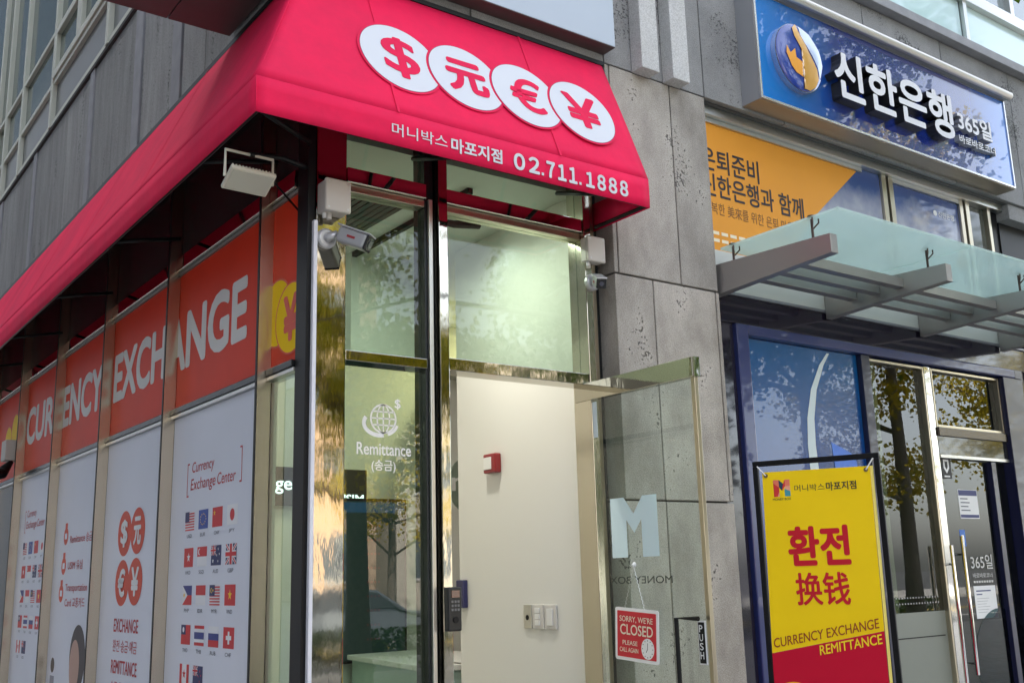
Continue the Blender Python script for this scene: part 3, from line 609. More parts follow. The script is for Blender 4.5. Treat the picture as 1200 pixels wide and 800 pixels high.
def downlight(x, y, z, lab, power, col=(1, .95, .88), r=.055):
    d = thing('downlight', lab, 'ceiling light', (x, y, z), 'downlights in the shop ceiling')
    m = MB(); n = 28
    m.disc((x, y, z - .008), (1, 0, 0), (0, -1, 0), r + .014, n, .006); m.build('trim_ring', WHITEP, d)
    MB().disc((x, y, z - .0085), (1, 0, 0), (0, -1, 0), r, n, .002).build('diffuser', MATS.get('lamp_glow') or emit('lamp_glow', (225, 245, 250), .8), d)
    l = bpy.data.lights.new('downlight_lamp', 'AREA'); l.shape = 'DISK'; l.size = r * 2; l.energy = power; l.color = col
    lo = bpy.data.objects.new('lamp', l); COL.objects.link(lo); lo.parent = d; lo.location = (0, 0, -.02)
    return d
downlight(3.19, 5.93, 3.494, 'round lit downlight in the shop ceiling beyond the track rail', 1.6)
downlight(2.35, 6.3, 3.494, 'round lit downlight near the back corner of the shop ceiling', 1.0)
downlight(4.55, 6.2, 3.494, 'warm round lit downlight over the recess behind the side wall', 5, (1, .78, .45))
downlight(2.9, 4.55, 3.494, 'round lit downlight just inside the shop door', 6.5, (1, .96, .84))
tr = thing('track_light', 'black ceiling track rail with one spot head aimed at the side wall', 'track light', (2.92, 5.1, 3.49))
MB().box(2.905, 2.935, 4.3, 5.6, 3.462, 3.492).build('rail', BLACKP, tr)
MB().tube([(2.92, 4.75, 3.46), (3.10, 4.74, 3.455), (3.26, 4.72, 3.475)], [.012, .022, .026], 14).build('spot_head', BLACKP, tr)
sp = bpy.data.lights.new('spot_lamp', 'SPOT'); sp.energy = .5; sp.spot_size = R(125); sp.spot_blend = .7; sp.shadow_soft_size = .03; sp.color = (.95, 1, 1)
spo = bpy.data.objects.new('spot_lamp', sp); COL.objects.link(spo); spo.parent = tr; spo.location = Vector((3.28, 4.72, 3.46)) - Vector((2.92, 5.1, 3.49))
spo.rotation_euler = Vector((-.10, 0.0, .9)).to_track_quat('Z', 'Y').to_euler()

sg = thing('interior_sign_panel', 'dark brown sign panel with glowing white letters on the shop back wall', 'sign', (3.1, 6.98, 2.1))
MB().box(2.3, 3.74, 6.95, 6.998, 2.03, 2.30).build('panel', mat('dark_brown_panel', (0.06, 0.05, 0.04, 1), 0.4), sg, bevel=.003)
GLOW = emit('letter_glow', (235, 250, 255), .5)
text('Exchange', 'lettering', GLOW, (2.62, 6.949, 2.11), XF, YF, .52, .12, .004, .01, parent=sg)
text('USIM', 'lettering', GLOW, (3.50, 6.949, 2.055), XF, YF, .21, .06, .004, .015, parent=sg)
rs = thing('round_wall_sign', 'round grey green sign with white letters behind the side wall end', 'sign', (4.72, 6.99, 2.22))
MB().disc((4.72, 6.998, 2.22), XF, YF, .24, 40, .02).build('disc', mat('sage_plastic', (0.22, 0.27, 0.22, 1), 0.5), rs)
text('ne', 'lettering', WHITEV, (4.51, 6.977, 2.17), XF, YF, .26, .10, .003, .02, parent=rs)
tv = thing('rate_display', 'tall dark exchange rate screen on the shop back wall', 'screen', (3.8, 6.95, 1.0))
MB().box(3.50, 4.065, 6.93, 6.998, 0.93, 2.09).build('housing', BLACKP, tv, bevel=.004)
scr = MB().face([(3.52, 6.928, .95), (4.045, 6.928, .95), (4.045, 6.928, 2.07), (3.52, 6.928, 2.07)])
scr.build('display', emit('screen_teal', (40, 62, 60), 0.07, (.01, .02, .02, 1)), tv)
rw = MB()
MBt = MB().face([(3.52, 6.926, 1.985), (4.045, 6.926, 1.985), (4.045, 6.926, 2.06), (3.52, 6.926, 2.06)]); MBt.build('display_header', emit('screen_blue', (40, 84, 120), .12, (.01, .02, .03, 1)), tv)
for k in range(9):
    for q in range(4): z = 1.88 - k * .1; xx = 3.73 + q * .03; rw.face([(xx, 6.926, z), (xx + .018, 6.926, z), (xx + .018, 6.926, z + .016), (xx, 6.926, z + .016)])
rw.build('display_rows', mat('row_ink', (0.09, 0.02, 0.02, 1), .5), tv)
ct = thing('shop_counter', 'pale teal service counter below the rate screen', 'counter', (3.6, 6.0, 0))
MB().hexa([(3.40, 5.5, .02), (4.2, 5.5, .02), (4.2, 6.9, .02), (3.60, 6.9, .02), (3.40, 5.5, .96), (4.2, 5.5, .96), (4.2, 6.9, .96), (3.60, 6.9, .96)]).build('front', mat('counter_teal', (0.42, 0.55, 0.50, 1), .4), ct, bevel=.004)
MB().hexa([(3.36, 5.48, .962), (4.22, 5.48, .962), (4.22, 6.9, .962), (3.56, 6.9, .962), (3.36, 5.48, .995), (4.22, 5.48, .995), (4.22, 6.9, .995), (3.56, 6.9, .995)]).build('top', WHITEP, ct, bevel=.004)

fa = thing('fire_call_point', 'small red fire call box with white face on the interior wall', 'fire alarm', (3.45, 4.9, 2.12))
MB().box(3.415, 3.459, 4.835, 4.955, 2.075, 2.185).build('housing', REDP, fa, bevel=.008, seg=3)
MB().box(3.410, 3.416, 4.872, 4.945, 2.095, 2.165).build('face', WHITEP, fa, bevel=.003)
PL = mat('switch_plastic', (0.62, 0.60, 0.57, 1), .4)
for i, (y0, y1, lab) in enumerate(((4.650, 4.580, 'dark steel wall plate with one socket hole beside two white switches'), (4.572, 4.475, 'white switch plate with three small rockers beside the dark plate'), (4.467, 4.370, 'white switch plate with one large rocker nearest the doorway'))):
    s = thing('wall_switch', lab, 'switch', (3.45, (y0 + y1) / 2, 1.29), 'switch plates on the interior wall')
    MB().box(3.446, 3.459, y1, y0, 1.228, 1.352).build('plate', SATIN if i == 0 else PL, s, bevel=.003)
    if i == 0: MB().disc((3.4455, (y0 + y1) / 2, 1.285), XL, YF, .014, 16, .001).build('socket', BLACKP, s)
    elif i == 1:
        for k in range(3): MB().box(3.439, 3.446, y1 + .028, y0 - .028, 1.247 + k * .031, 1.273 + k * .031).build('rocker', WHITEP, s, bevel=.002)
    else: MB().box(3.439, 3.446, y1 + .024, y0 - .024, 1.248, 1.332).build('rocker', WHITEP, s, bevel=.002)
rd = thing('card_reader', 'slim navy card reader on the end of the interior wall', 'card reader', (3.44, 5.3, 1.4))
MB().box(3.425, 3.459, 5.20, 5.275, 1.33, 1.487).build('body', mat('navy_plastic', (0.02, 0.02, 0.09, 1), .3), rd, bevel=.005)
MB().disc((3.424, 5.237, 1.38), XL, YF, .014, 16, .001).build('sensor', BLACKP, rd)
lk = thing('door_lock', 'black fingerprint door lock with keypad on the steel mullion', 'door lock', (2.53, 3.93, 1.37))
MB().box(2.497, 2.566, 3.905, 3.944, 1.277, 1.462).build('body', mat('black_plastic', (0.015, 0.015, 0.016, 1), .35), lk, bevel=.008, seg=3)
MB().box(2.512, 2.552, 3.902, 3.906, 1.418, 1.448).build('display', mat('lock_display', (0.10, 0.03, 0.02, 1), .15, coat=.6), lk)
k = MB()
for r_ in range(3):
    for c in range(3): k.box(2.511 + c * .0155, 2.521 + c * .0155, 3.9025, 3.906, 1.362 + r_ * .017, 1.372 + r_ * .017)
k.build('keypad', mat('grey_keys', (0.16, 0.16, 0.16, 1), .4), lk)
MB().disc((2.532, 3.9045, 1.325), XF, YF, .014, 20, .003).build('sensor', BLACKP, lk)
ch = thing('office_chair', 'dark office chair whose back shows low in the shop doorway', 'chair', (3.72, 5.75, 0))
CH = mat('chair_fabric', (0.03, 0.03, 0.032, 1), .8)
MB().box(3.60, 3.64, 5.52, 5.92, .58, 1.0).build('backrest', CH, ch, bevel=.018, seg=4)
MB().box(3.64, 4.02, 5.52, 5.92, .44, .51).build('seat', CH, ch, bevel=.02, seg=4)
MB().tube([(3.83, 5.72, .06), (3.83, 5.72, .44)], .025, 12).build('stem', BLACKP, ch)
b_ = MB()
for a in range(5): b_.tube([(3.83, 5.72, .09), (3.83 + .27 * math.cos(a * 1.2566), 5.72 + .27 * math.sin(a * 1.2566), .05)], .018, 8)
b_.build('base', BLACKP, ch)
MB().box(3.605, 3.625, 5.70, 5.74, .48, .6).build('back_bracket', BLACKP, ch)

# ================================================================== GLASS DOOR (open, standing out into the pavement)
dr = thing('glass_door', 'open glass shop door with polished top rail and frosted letter', 'door', (3.41, 4.06, 0))
MB().box(3.4015, 3.4135, 3.27, 4.065, 0.10, 2.352).build('pane', DOORG, dr)
MB().box(3.386, 3.430, 3.245, 4.075, 2.352, 2.442).build('top_rail', STEELR, dr, bevel=.002)
MB().box(3.386, 3.430, 3.245, 4.075, 0.012, 0.10).build('bottom_rail', STEELR, dr, bevel=.002)
MB().box(3.396, 3.420, 3.245, 3.269, 0.10, 2.351).build('edge_stile', CHAMP, dr, bevel=.002)
MB().box(3.396, 3.420, 4.066, 4.085, 0.10, 2.351).build('edge_stile', CHAMP, dr, bevel=.002)
MB().box(3.391, 3.425, 3.235, 3.2445, 2.352, 2.442).build('rail_cap', STEEL, dr)
def letter_M():
    y0, y1, z0, z1 = 3.536, 3.858, 1.572, 1.852; w = y1 - y0; h = z1 - z0
    pts = [(0, 0), (.34, 0), (.34, .62), (.5, .40), (.66, .62), (.66, 0), (1, 0), (1, 1), (.70, 1), (.5, .72), (.30, 1), (0, 1)]
    X = 3.4008
    m = MB(); P = [(X, y0 + u * w, z0 + v * h) for u, v in pts]
    # split the concave outline into convex pieces
    for ids in ((0, 1, 2, 10, 11), (2, 3, 9, 10), (3, 4, 8, 9), (4, 5, 6, 7, 8)): m.face([P[i] for i in ids])
    m.build('frosted_letter', mat('frosted_film', (0.66, 0.82, 0.86, 1), .6), dr)
letter_M()
text('MONEY BOX', 'door_lettering', mat('dark_film', (0.03, 0.03, 0.03, 1), .5), (3.4145, 3.478, 1.452), (0, 1, 0), YF, .422, .033, .0004, .006, parent=dr)
hd = MB().tube([(3.365, 3.285, 1.302), (3.365, 3.418, 1.302), (3.365, 3.418, .62), (3.365, 3.285, .62)], .0105, 12)
for z in (1.302, .62): hd.tube([(3.365, 3.345, z), (3.401, 3.345, z)], .007, 10)
hd.build('handle', BLACKP, dr, smooth=False)
tg = MB().box(3.394, 3.4005, 3.276, 3.320, 1.110, 1.292); tg.box(3.392, 3.3938, 3.280, 3.316, 1.116, 1.286, 1)
pt = tg.build('push_plate', [WHITEV, BLACKP], dr, bevel=.002)
for k, c in enumerate('PUSH'): text(c, 'push_lettering', WHITEV, (3.3915, 3.309, 1.245 - k * .037), XL, YF, .020, .029, .0004, .015, parent=pt)
cs = thing('closed_sign', 'red and white hanging closed sign with a clock face on the glass door', 'sign', (3.39, 3.7, 1.22))
QR = math.radians(2.0)
SX = 3.388
def csP(u, v): # board coordinates, slightly tilted
    cy, cz = 3.70, 1.222; a = R(-3.5); return (SX, cy - (u * math.cos(a) - v * math.sin(a)), cz + u * math.sin(a) + v * math.cos(a))
def csbox(u0, u1, v0, v1, d0, d1, n, m, r=.0):
    k = 6; pts = []
    for (cu, cv, a0) in ((u1 - r, v1 - r, 0), (u0 + r, v1 - r, 90), (u0 + r, v0 + r, 180), (u1 - r, v0 + r, 270)):
        for t in range(k + 1): a = R(a0 + 90 * t / k); pts.append(csP(cu + r * math.cos(a), cv + r * math.sin(a)))
    mb = MB().prism([Vector(p) + Vector((-d0, 0, 0)) for p in pts], (-1, 0, 0), d1 - d0); return mb.build(n, m, cs)
csbox(-.145, .145, -.118, .118, 0, .004, 'board', WHITEV, .012)
csbox(-.130, .130, -.103, .103, .0042, .0048, 'red_field', mat('sign_red', lin(200, 14, 42), .4, coat=.3), .004)
a_ = R(-3.5); csx = Vector((0, -math.cos(a_), math.sin(a_))); csy = Vector((0, math.sin(a_), math.cos(a_)))
def cst(s, u, v, w, h, bold=0.0): text(s, 'lettering', MATS['sign_cream'], Vector(csP(u, v)) + Vector((-.005, 0, 0)), csx, csy, w, h, .0004, bold, parent=cs)
mat('sign_cream', (0.80, 0.72, 0.58, 1), .5)
cst("SORRY, WE'RE", -.112, .052, .222, .030, .006); cst('CLOSED', -.108, -.002, .218, .046, .012); cst('PLEASE', -.092, -.048, .10, .020, .006); cst('CALL AGAIN', -.112, -.080, .125, .020, .006)
ck = MB(); ck.disc(Vector(csP(.075, -.055)) + Vector((-.005, 0, 0)), csx, csy, .042, 32, .0008, 0, r2=.046)
for t in range(12):
    a = t * math.pi / 6; ck.disc(Vector(csP(.075 + .034 * math.sin(a), -.055 + .037 * math.cos(a))) + Vector((-.0062, 0, 0)), csx, csy, .0025, 8, .0003, 1)
for a, L_ in ((0.0, .026), (3.7, .018)):
    p = Vector(csP(.075, -.055)) + Vector((-.0065, 0, 0)); q = p + csx * math.sin(a) * L_ + csy * math.cos(a) * L_; n_ = (q - p).cross(Vector((-1, 0, 0))).normalized() * .0015; ck.face([p + n_, p - n_, q - n_, q + n_], 1)
ck.build('clock_face', [WHITEV, BLACKP], cs)
hk = Vector((3.395, 3.71, 1.533))
cn = MB()
for u in (-.085, .052):
    p, q = hk, Vector(csP(u, .112)); n = 22
    for t in range(n):
        a, b2 = p.lerp(q, t / n), p.lerp(q, (t + .8) / n); o_ = Vector((.003 if t % 2 else -.001, 0, 0)); cn.tube([a + o_, b2 + o_], .0016, 6)
cn.build('chain', SATIN, cs)
MB().tube([(3.4015, 3.71, 1.538), (3.395, 3.71, 1.538), (3.388, 3.71, 1.536)], [.013, .006, .005], 14).build('suction_hook', WHITEV, cs)
pn = thing('paper_notice', 'blank pale blue paper notice taped high on the glass door', 'notice', (3.4, 4.0, 2.25))
MB().box(3.399, 3.4005, 3.925, 4.055, 2.16, 2.34).build('sheet', mat('pale_blue_paper', (0.62, 0.72, 0.78, 1), .6), pn)
MB().box(3.3985, 3.399, 3.98, 4.00, 2.325, 2.345).build('tape', WHITEV, pn)

# ------------------------------------------------------------------ boxes, cameras, flood lamp, cable duct
def jbox(x0, x1, y0, y1, z0, z1, label):
    j = thing('junction_box', label, 'junction box', ((x0 + x1) / 2, y1, z0), 'junction boxes above the cameras')
    MB().box(x0, x1, y0 + .022, y1, z0, z1).build('box', GREYBOX, j, bevel=.006, seg=3)
    MB().box(x0 - .004, x1 + .004, y0, y0 + .021, z0 - .004, z1 + .004).build('lid', GREYBOX, j, bevel=.008, seg=3)
    m = MB()
    for (x, z) in ((x0 + .012, z0 + .012), (x1 - .012, z0 + .012), (x0 + .012, z1 - .012), (x1 - .012, z1 - .012)): m.disc((x, y0 - .0006, z), XF, YF, .005, 10, .0005)
    m.build('screw', SATIN, j)
    MB().tube([((x0 + x1) / 2 - .02, y0 + .05, z0 - .028), ((x0 + x1) / 2 - .02, y0 + .05, z0 + .001)], .011, 12).build('cable_gland', GREYBOX, j)
    MB().tube([(x0 + .02, y1 - .03, z0 - .02), (x0 + .02, y1 - .03, z0 + .001)], .009, 12).build('cable_gland', WHITEV, j)
jbox(1.886, 2.000, 3.872, 3.963, 3.052, 3.192, 'grey beige junction box on the corner column above the tilted camera')
jbox(3.362, 3.470, 3.884, 3.953, 3.062, 3.190, 'grey beige junction box by the granite pillar above the second camera')
SILV = mat('silver_plastic', (0.55, 0.55, 0.56, 1), .3, .4)
def cctv(base, joint, tip, label, k=1.0):
    c = thing('security_camera', label, 'camera', base, 'bullet security cameras at the shop corners')
    B, J, T = Vector(base), Vector(joint), Vector(tip); d = (T - J).normalized(); s = d.cross(Vector((0, 0, 1))).normalized(); u = s.cross(d)
    MB().tube([B + Vector((0, .0, 0)), B + Vector((0, -.02, 0)), B + Vector((0, -.028, 0))], [.045, .045, .036], 28).build('mount', SILV, c, bevel=.002)
    MB().tube([B + Vector((0, -.026, 0)), B + Vector((0, -.045, 0)), J - d * .01], [.022, .018, .016], 14).build('arm', SILV, c, smooth=True)
    L_ = (T - J).length; mid = (J + T) / 2
    MB().obox(mid, d * L_ / 2, s * .034 * k, u * .034 * k).build('body', mat('grey_housing', (0.34, 0.34, 0.35, 1), .3, .3), c, bevel=.012, seg=3)
    MB().obox(mid + u * .037 * k, d * (L_ / 2 + .012), s * .036 * k, u * .003).build('sun_hood', SILV, c, bevel=.002)
    MB().obox(T + d * .004, d * .006, s * .033 * k, u * .033 * k).build('front_glass', mat('camera_black', (0.01, 0.01, 0.012, 1), .12), c, bevel=.004)
    m = MB().tube([T + d * .0105, T + d * .013], .016 * k, 18); m.build('lens', mat('lens_glass', (0.03, 0.03, 0.05, 1), .03, coat=1), c)
    MB().obox(mid + s * .0345 * k, d * L_ * .14, s * .0006, u * .005).build('label_strip', REDP, c)
    return c
cctv((1.925, 3.964, 2.945), (1.962, 3.895, 2.955), (2.045, 3.80, 2.90), 'silver bullet camera tilted down on the corner column under its box')
cctv((3.425, 3.954, 2.965), (3.415, 3.90, 2.965), (3.372, 3.815, 2.92), 'small bullet camera with black front by the granite pillar', .76)
fl = thing('flood_light', 'cream flood lamp with cooling ribs on a bracket under the awning', 'flood light', (1.55, 3.92, 3.15))
CREAM = mat('cream_paint', (0.62, 0.58, 0.48, 1), .45)
ax = Vector((1, .03, 0)).normalized(); ay = Vector((-.03 * .5, .87, -.45)).normalized(); az = ax.cross(ay).normalized()   # tilted head
Cc = Vector((1.548, 3.90, 3.115))
MB().obox(Cc, ax * .098, ay * .062, az * .010).build('head', CREAM, fl, bevel=.006, seg=3)
MB().obox(Cc - az * .0108, ax * .088, ay * .052, az * .0012).build('lens', mat('lamp_lens_off', (0.55, 0.53, 0.45, 1), .15, coat=.6), fl)
rb = MB()
for k in range(12): rb.obox(Cc + ax * (-.080 + k * .0145) + az * .022, ax * .003, ay * .045, az * .012)
rb.build('rib', CREAM, fl)
pA, pB = Cc - ax * .104, Cc + ax * .104; upz = Vector((0, 0, .115))
MB().tube([pA, pA + upz, pB + upz, pB], .007, 8).build('bracket', CREAM, fl)
MB().tube([Cc + upz, Vector((1.70, 3.93, 3.26)), Vector((1.84, 3.99, 3.27))], .012, 8).build('mounting_arm', BLACKP, fl)
MB().tube([Cc + az * .03, Vector((1.62, 3.97, 3.20)), Vector((1.70, 4.02, 3.19)), Vector((1.86, 4.09, 3.10))], .005, 6).build('cable', BLACKP, fl, smooth=True)
cd = MB().box(1.8635, 1.8815, 3.943, 3.968, 0.0, 3.02); tag(cd.build('cable_duct', mat('white_duct', (0.74, 0.74, 0.80, 1), .4), None, bevel=.003), 'thin white cable duct running down the black corner post', 'cable duct')
# far alley spot lamp
fs = thing('alley_lamp_box', 'small white lamp box fixed to the far end of the alley glazing', 'lamp', (1.80, 9.6, 2.5))
MB().box(1.72, 1.86, 9.45, 9.62, 2.55, 2.72).build('box', GREYBOX, fs, bevel=.006)
MB().tube([(1.78, 9.5, 2.54), (1.70, 9.42, 2.44), (1.62, 9.34, 2.42)], [.02, .05, .055], 14).build('lamp_head', BLACKP, fs)

# ================================================================== BANK NEXT DOOR
bank = thing('bank_entrance', 'bank entrance with navy frame, dark glass doors and upper window band', 'bank entrance', (6.0, 4.1, 0))
def gloss_granite():
    m, nt, b = new_mat('navy_gloss_granite'); b.inputs['Base Color'].default_value = (0.018, 0.015, 0.028, 1); b.inputs['Roughness'].default_value = 0.06; b.inputs['Coat Weight'].default_value = .4
    noise_bump(nt, b, 2.5, 0.04, 0.01, 2); return m
GLG = gloss_granite()
NAVY = mat('navy_paint', lin(38, 48, 104), .3, coat=.5)
NAVYD = mat('dark_navy_sheet', lin(24, 26, 58), .3, coat=.4)
MB().box(4.30, 7.75, 3.96, 4.09, 2.885, 3.045).build('fascia', GLG, bank, bevel=.003)
MB().box(4.30, 7.75, 3.945, 4.0, 3.046, 3.062).build('fascia_trim', mat('grey_trim', (0.25, 0.25, 0.28, 1), .4, .5), bank)
MB().box(4.30, 4.500, 3.975, 4.09, 0, 2.884).build('surround', GLG, bank)
MB().box(7.60, 7.75, 3.975, 4.09, 0, 2.884).build('surround', GLG, bank)
f = MB(); f.box(4.502, 4.60, 3.945, 4.08, 0, 2.882); f.box(4.601, 7.50, 3.945, 4.08, 2.822, 2.882)
f.build('frame', NAVY, bank, bevel=.008, seg=3)
MB().box(7.335, 7.598, 3.95, 4.08, 0, 2.82).build('frame_panel', NAVYD, bank, bevel=.004)
MB().box(7.501, 7.598, 3.947, 4.08, 2.822, 2.882).build('frame', NAVYD, bank)
MB().box(5.674, 5.762, 3.965, 4.08, 0, 2.82).build('mullion', NAVYD, bank, bevel=.003)
# blue poster panel
def blue_sheet():
    m, nt, b = new_mat('blue_poster_print'); L = nt.links.new; g = nt.nodes.new('ShaderNodeNewGeometry'); sx = nt.nodes.new('ShaderNodeSeparateXYZ'); L(g.outputs['Position'], sx.inputs[0])
    mr = nt.nodes.new('ShaderNodeMapRange'); mr.inputs['From Min'].default_value = 1.6; mr.inputs['From Max'].default_value = 2.8; L(sx.outputs['Z'], mr.inputs[0])
    r = nt.nodes.new('ShaderNodeValToRGB'); r.color_ramp.elements[0].color = lin(6, 22, 112); r.color_ramp.elements[1].color = lin(4, 86, 146); L(mr.outputs[0], r.inputs[0]); L(r.outputs[0], b.inputs['Base Color'])
    b.inputs['Roughness'].default_value = .25; b.inputs['Coat Weight'].default_value = 1.0; b.inputs['Coat Roughness'].default_value = 0.0; b.inputs['Coat IOR'].default_value = 1.36; return m
bp_ = thing('blue_window_poster', 'deep blue window poster with a white arc and small blue dolphin shape', 'poster', (5.1, 4.0, 1.0))
MB().box(4.605, 5.67, 4.0, 4.01, .1, 2.818).build('sheet', blue_sheet(), bp_)
arc = MB(); pts = [(5.385, 2.802, .012), (5.31, 2.72, .02), (5.215, 2.56, .027), (5.163, 2.38, .033), (5.150, 2.22, .037), (5.155, 2.08, .040), (5.19, 1.85, .045), (5.25, 1.6, .05)]
for (x0, z0, w0), (x1, z1, w1) in zip(pts, pts[1:]): arc.face([(x0 - w0, 3.9985, z0), (x1 - w1, 3.9985, z1), (x1 + w1, 3.9985, z1), (x0 + w0, 3.9985, z0)])
arc.build('arc_print', mat('pale_print', (0.62, 0.72, 0.74, 1), .4), bp_)
MB().prism([(5.335, 3.9982, 2.245), (5.352, 3.9982, 2.10), (5.36, 3.9982, 1.95), (5.60, 3.9982, 2.0), (5.56, 3.9982, 2.17), (5.47, 3.9982, 2.205)], (0, -1, 0), .0003).build('dolphin_print', mat('sky_print', lin(70, 120, 215), .4), bp_)
# glazed entrance
def rect_frame(x0, x1, z0, z1, t, y0, y1, name, m, par, bev=.003):
    k = MB(); k.box(x0, x0 + t, y0, y1, z0, z1); k.box(x1 - t, x1, y0, y1, z0, z1); k.box(x0 + t, x1 - t, y0, y1, z1 - t, z1); k.box(x0 + t, x1 - t, y0, y1, z0, z0 + t); return k.build(name, m, par, bevel=bev)
rect_frame(5.765, 6.385, .05, 2.81, .018, 3.985, 4.06, 'window_frame', CHAMP, bank)
MB().box(5.784, 6.366, 4.02, 4.032, .07, 2.79).build('pane', BANKG, bank)
MB().box(6.388, 6.462, 3.985, 4.07, .0, 2.815).build('mullion', mat('neutral_mirror_steel', (0.62, 0.61, 0.58, 1), .05, 1.0, bump=.06, bscale=6, bdist=.01), bank, bevel=.003)
rect_frame(6.468, 7.330, 2.405, 2.81, .018, 3.985, 4.06, 'window_frame', CHAMP, bank)
MB().box(6.487, 7.311, 4.02, 4.032, 2.425, 2.79).build('pane', BANKG, bank)
MB().box(6.468, 7.330, 3.97, 4.07, 2.345, 2.403).build('transom', mat('bronze_dark', (0.10, 0.085, 0.07, 1), .2, .8), bank, bevel=.003)
MB().box(6.468, 7.330, 3.985, 4.07, 2.222, 2.343).build('door_operator', mat('operator_black', (0.02, 0.02, 0.02, 1), .06, coat=.5), bank)
MB().box(6.468, 7.330, 3.98, 4.07, 2.200, 2.220).build('transom', SATIN, bank)
bd = thing('bank_glass_door', 'dark glass bank door with tall chrome pull handle and stickers', 'door', (6.9, 4.03, 0))
MB().box(6.470, 7.325, 4.025, 4.037, .03, 2.197).build('pane', BANKG, bd)
MB().box(7.10, 7.16, 3.99, 4.05, .0, 2.195).build('door_stile', NAVYD, bd, bevel=.003)
MB().box(6.470, 7.098, 4.0, 4.045, .03, .12).build('bottom_rail', SATIN, bd)
def pull(x, z0, z1, par, yy=3.955):
    m = MB().tube([(x, yy, z0), (x, yy, z1)], .013, 14)
    for z in (z0 + .07, z1 - .12): m.tube([(x, yy, z), (x, 4.026, z)], .008, 10)
    return m.build('pull_handle', mat('chrome', (0.8, 0.8, 0.8, 1), .06, 1.0), par, smooth=False)
pull(6.56, .80, 1.68, bd); pull(6.40, .4, 1.62, bank, 3.94)
FILMG = glass('frosted_grey_film', (0.5, 0.52, 0.46, 1), 1.4, 0.55)
MB().box(5.784, 6.366, 4.015, 4.0195, .07, 1.21).build('frosted_film', mat('grey_film', (0.22, 0.235, 0.20, 1), .35), bank)
ln = MB().box(5.80, 6.34, 4.013, 4.0148, 1.055, 1.062)
for k in range(17): ln.disc((5.83 + k * .03, 4.0185, 1.30), XF, YF, .006, 8, .0005, 1); ln.disc((5.83 + k * .03, 4.0185, 1.265), XF, YF, .006, 8, .0005, 1)
ln.build('film_dots', [BLACKP, mat('dot_film', (0.4, 0.4, 0.38, 1), .5)], bank)
DY = 4.0235
def notice(name, x0, x1, z0, z1, label, cat, m):
    t = thing(name, label, cat, ((x0 + x1) / 2, DY, z0)); MB().box(x0, x1, DY, DY + .001, z0, z1).build('sheet', m, t); return t
st = notice('security_sticker', 6.53, 6.645, 2.065, 2.215, 'black sticker with white shield on the bank door', 'sticker', BLACKP)
sh = MB().prism([(6.555, DY - .0004, 2.195), (6.555, DY - .0004, 2.135), (6.5875, DY - .0004, 2.10), (6.62, DY - .0004, 2.135), (6.62, DY - .0004, 2.195)], (0, -1, 0), .0003); sh.box(6.555, 6.62, DY - .0007, DY - .0003, 2.075, 2.085); sh.build('shield_print', WHITEV, st)
MB().prism([(6.571, DY - .0010, 2.18), (6.571, DY - .0010, 2.145), (6.5875, DY - .0010, 2.125), (6.604, DY - .0010, 2.145), (6.604, DY - .0010, 2.18)], (0, -1, 0), .0002).build('shield_core', BLACKP, st)
n1 = notice('hours_notice', 6.69, 6.925, 1.80, 1.995, 'small white notice with blue bars on the bank door', 'notice', WHITEV)
q = MB(); q.box(6.695, 6.92, DY - .0006, DY - .0002, 1.955, 1.992, 0); q.box(6.695, 6.92, DY - .0006, DY - .0002, 1.806, 1.826, 0)
for k in range(4): q.box(6.71, 6.80 + .02 * (k % 2), DY - .0006, DY - .0002, 1.93 - k * .026, 1.937 - k * .026, 1)
q.build('print', [mat('deep_blue_ink', lin(40, 50, 110), .5), POST_DK], n1)
n2 = notice('blue_sticker', 6.655, 6.72, 1.615, 1.725, 'small bright blue sticker below the notice on the bank door', 'sticker', mat('bright_blue_ink', lin(20, 100, 190), .4))
MB().box(6.672, 6.702, DY - .0006, DY - .0002, 1.65, 1.69).build('print', WHITEV, n2)
n3 = notice('paper_sheet', 6.745, 7.01, 1.14, 1.352, 'white printed sheet with a blue corner low on the bank door', 'notice', WHITEV)
q = MB(); q.box(6.77, 6.95, DY - .0006, DY - .0002, 1.315, 1.323); q.box(6.77, 6.84, DY - .0006, DY - .0002, 1.293, 1.300)
for k in range(6): q.box(6.77, 6.92 - .02 * (k % 3), DY - .0006, DY - .0002, 1.268 - k * .018, 1.271 - k * .018, 1)
q.face([(6.94, DY - .0004, 1.142), (7.008, DY - .0004, 1.142), (7.008, DY - .0004, 1.185)], 0); q.build('print', [mat('deep_blue_ink', lin(40, 50, 110)), mat('grey_ink', (0.4, 0.4, 0.42, 1), .5)], n3)
DLET = mat('pale_door_film', (0.62, 0.62, 0.58, 1), .5)
text('365일', 'door_lettering', DLET, (6.745, DY, 1.463), XF, YF, .265, .095, .0004, .008, parent=bd)
text('바로바로코너', 'door_lettering', DLET, (6.752, DY, 1.405), XF, YF, .24, .032, .0004, .006, parent=bd)
m = MB()
for k in range(8): m.box(6.755 + k * .031, 6.778 + k * .031, DY - .0006, DY - .0002, 1.372, 1.386)
m.build('door_small_print', DLET, bd)
MB().disc((7.02, DY - .001, .86), XF, YF, .34, 48, .0006, r2=.34).build('round_decal', glass('teal_decal', (0.30, 0.50, 0.52, 1), 1.45), bd)
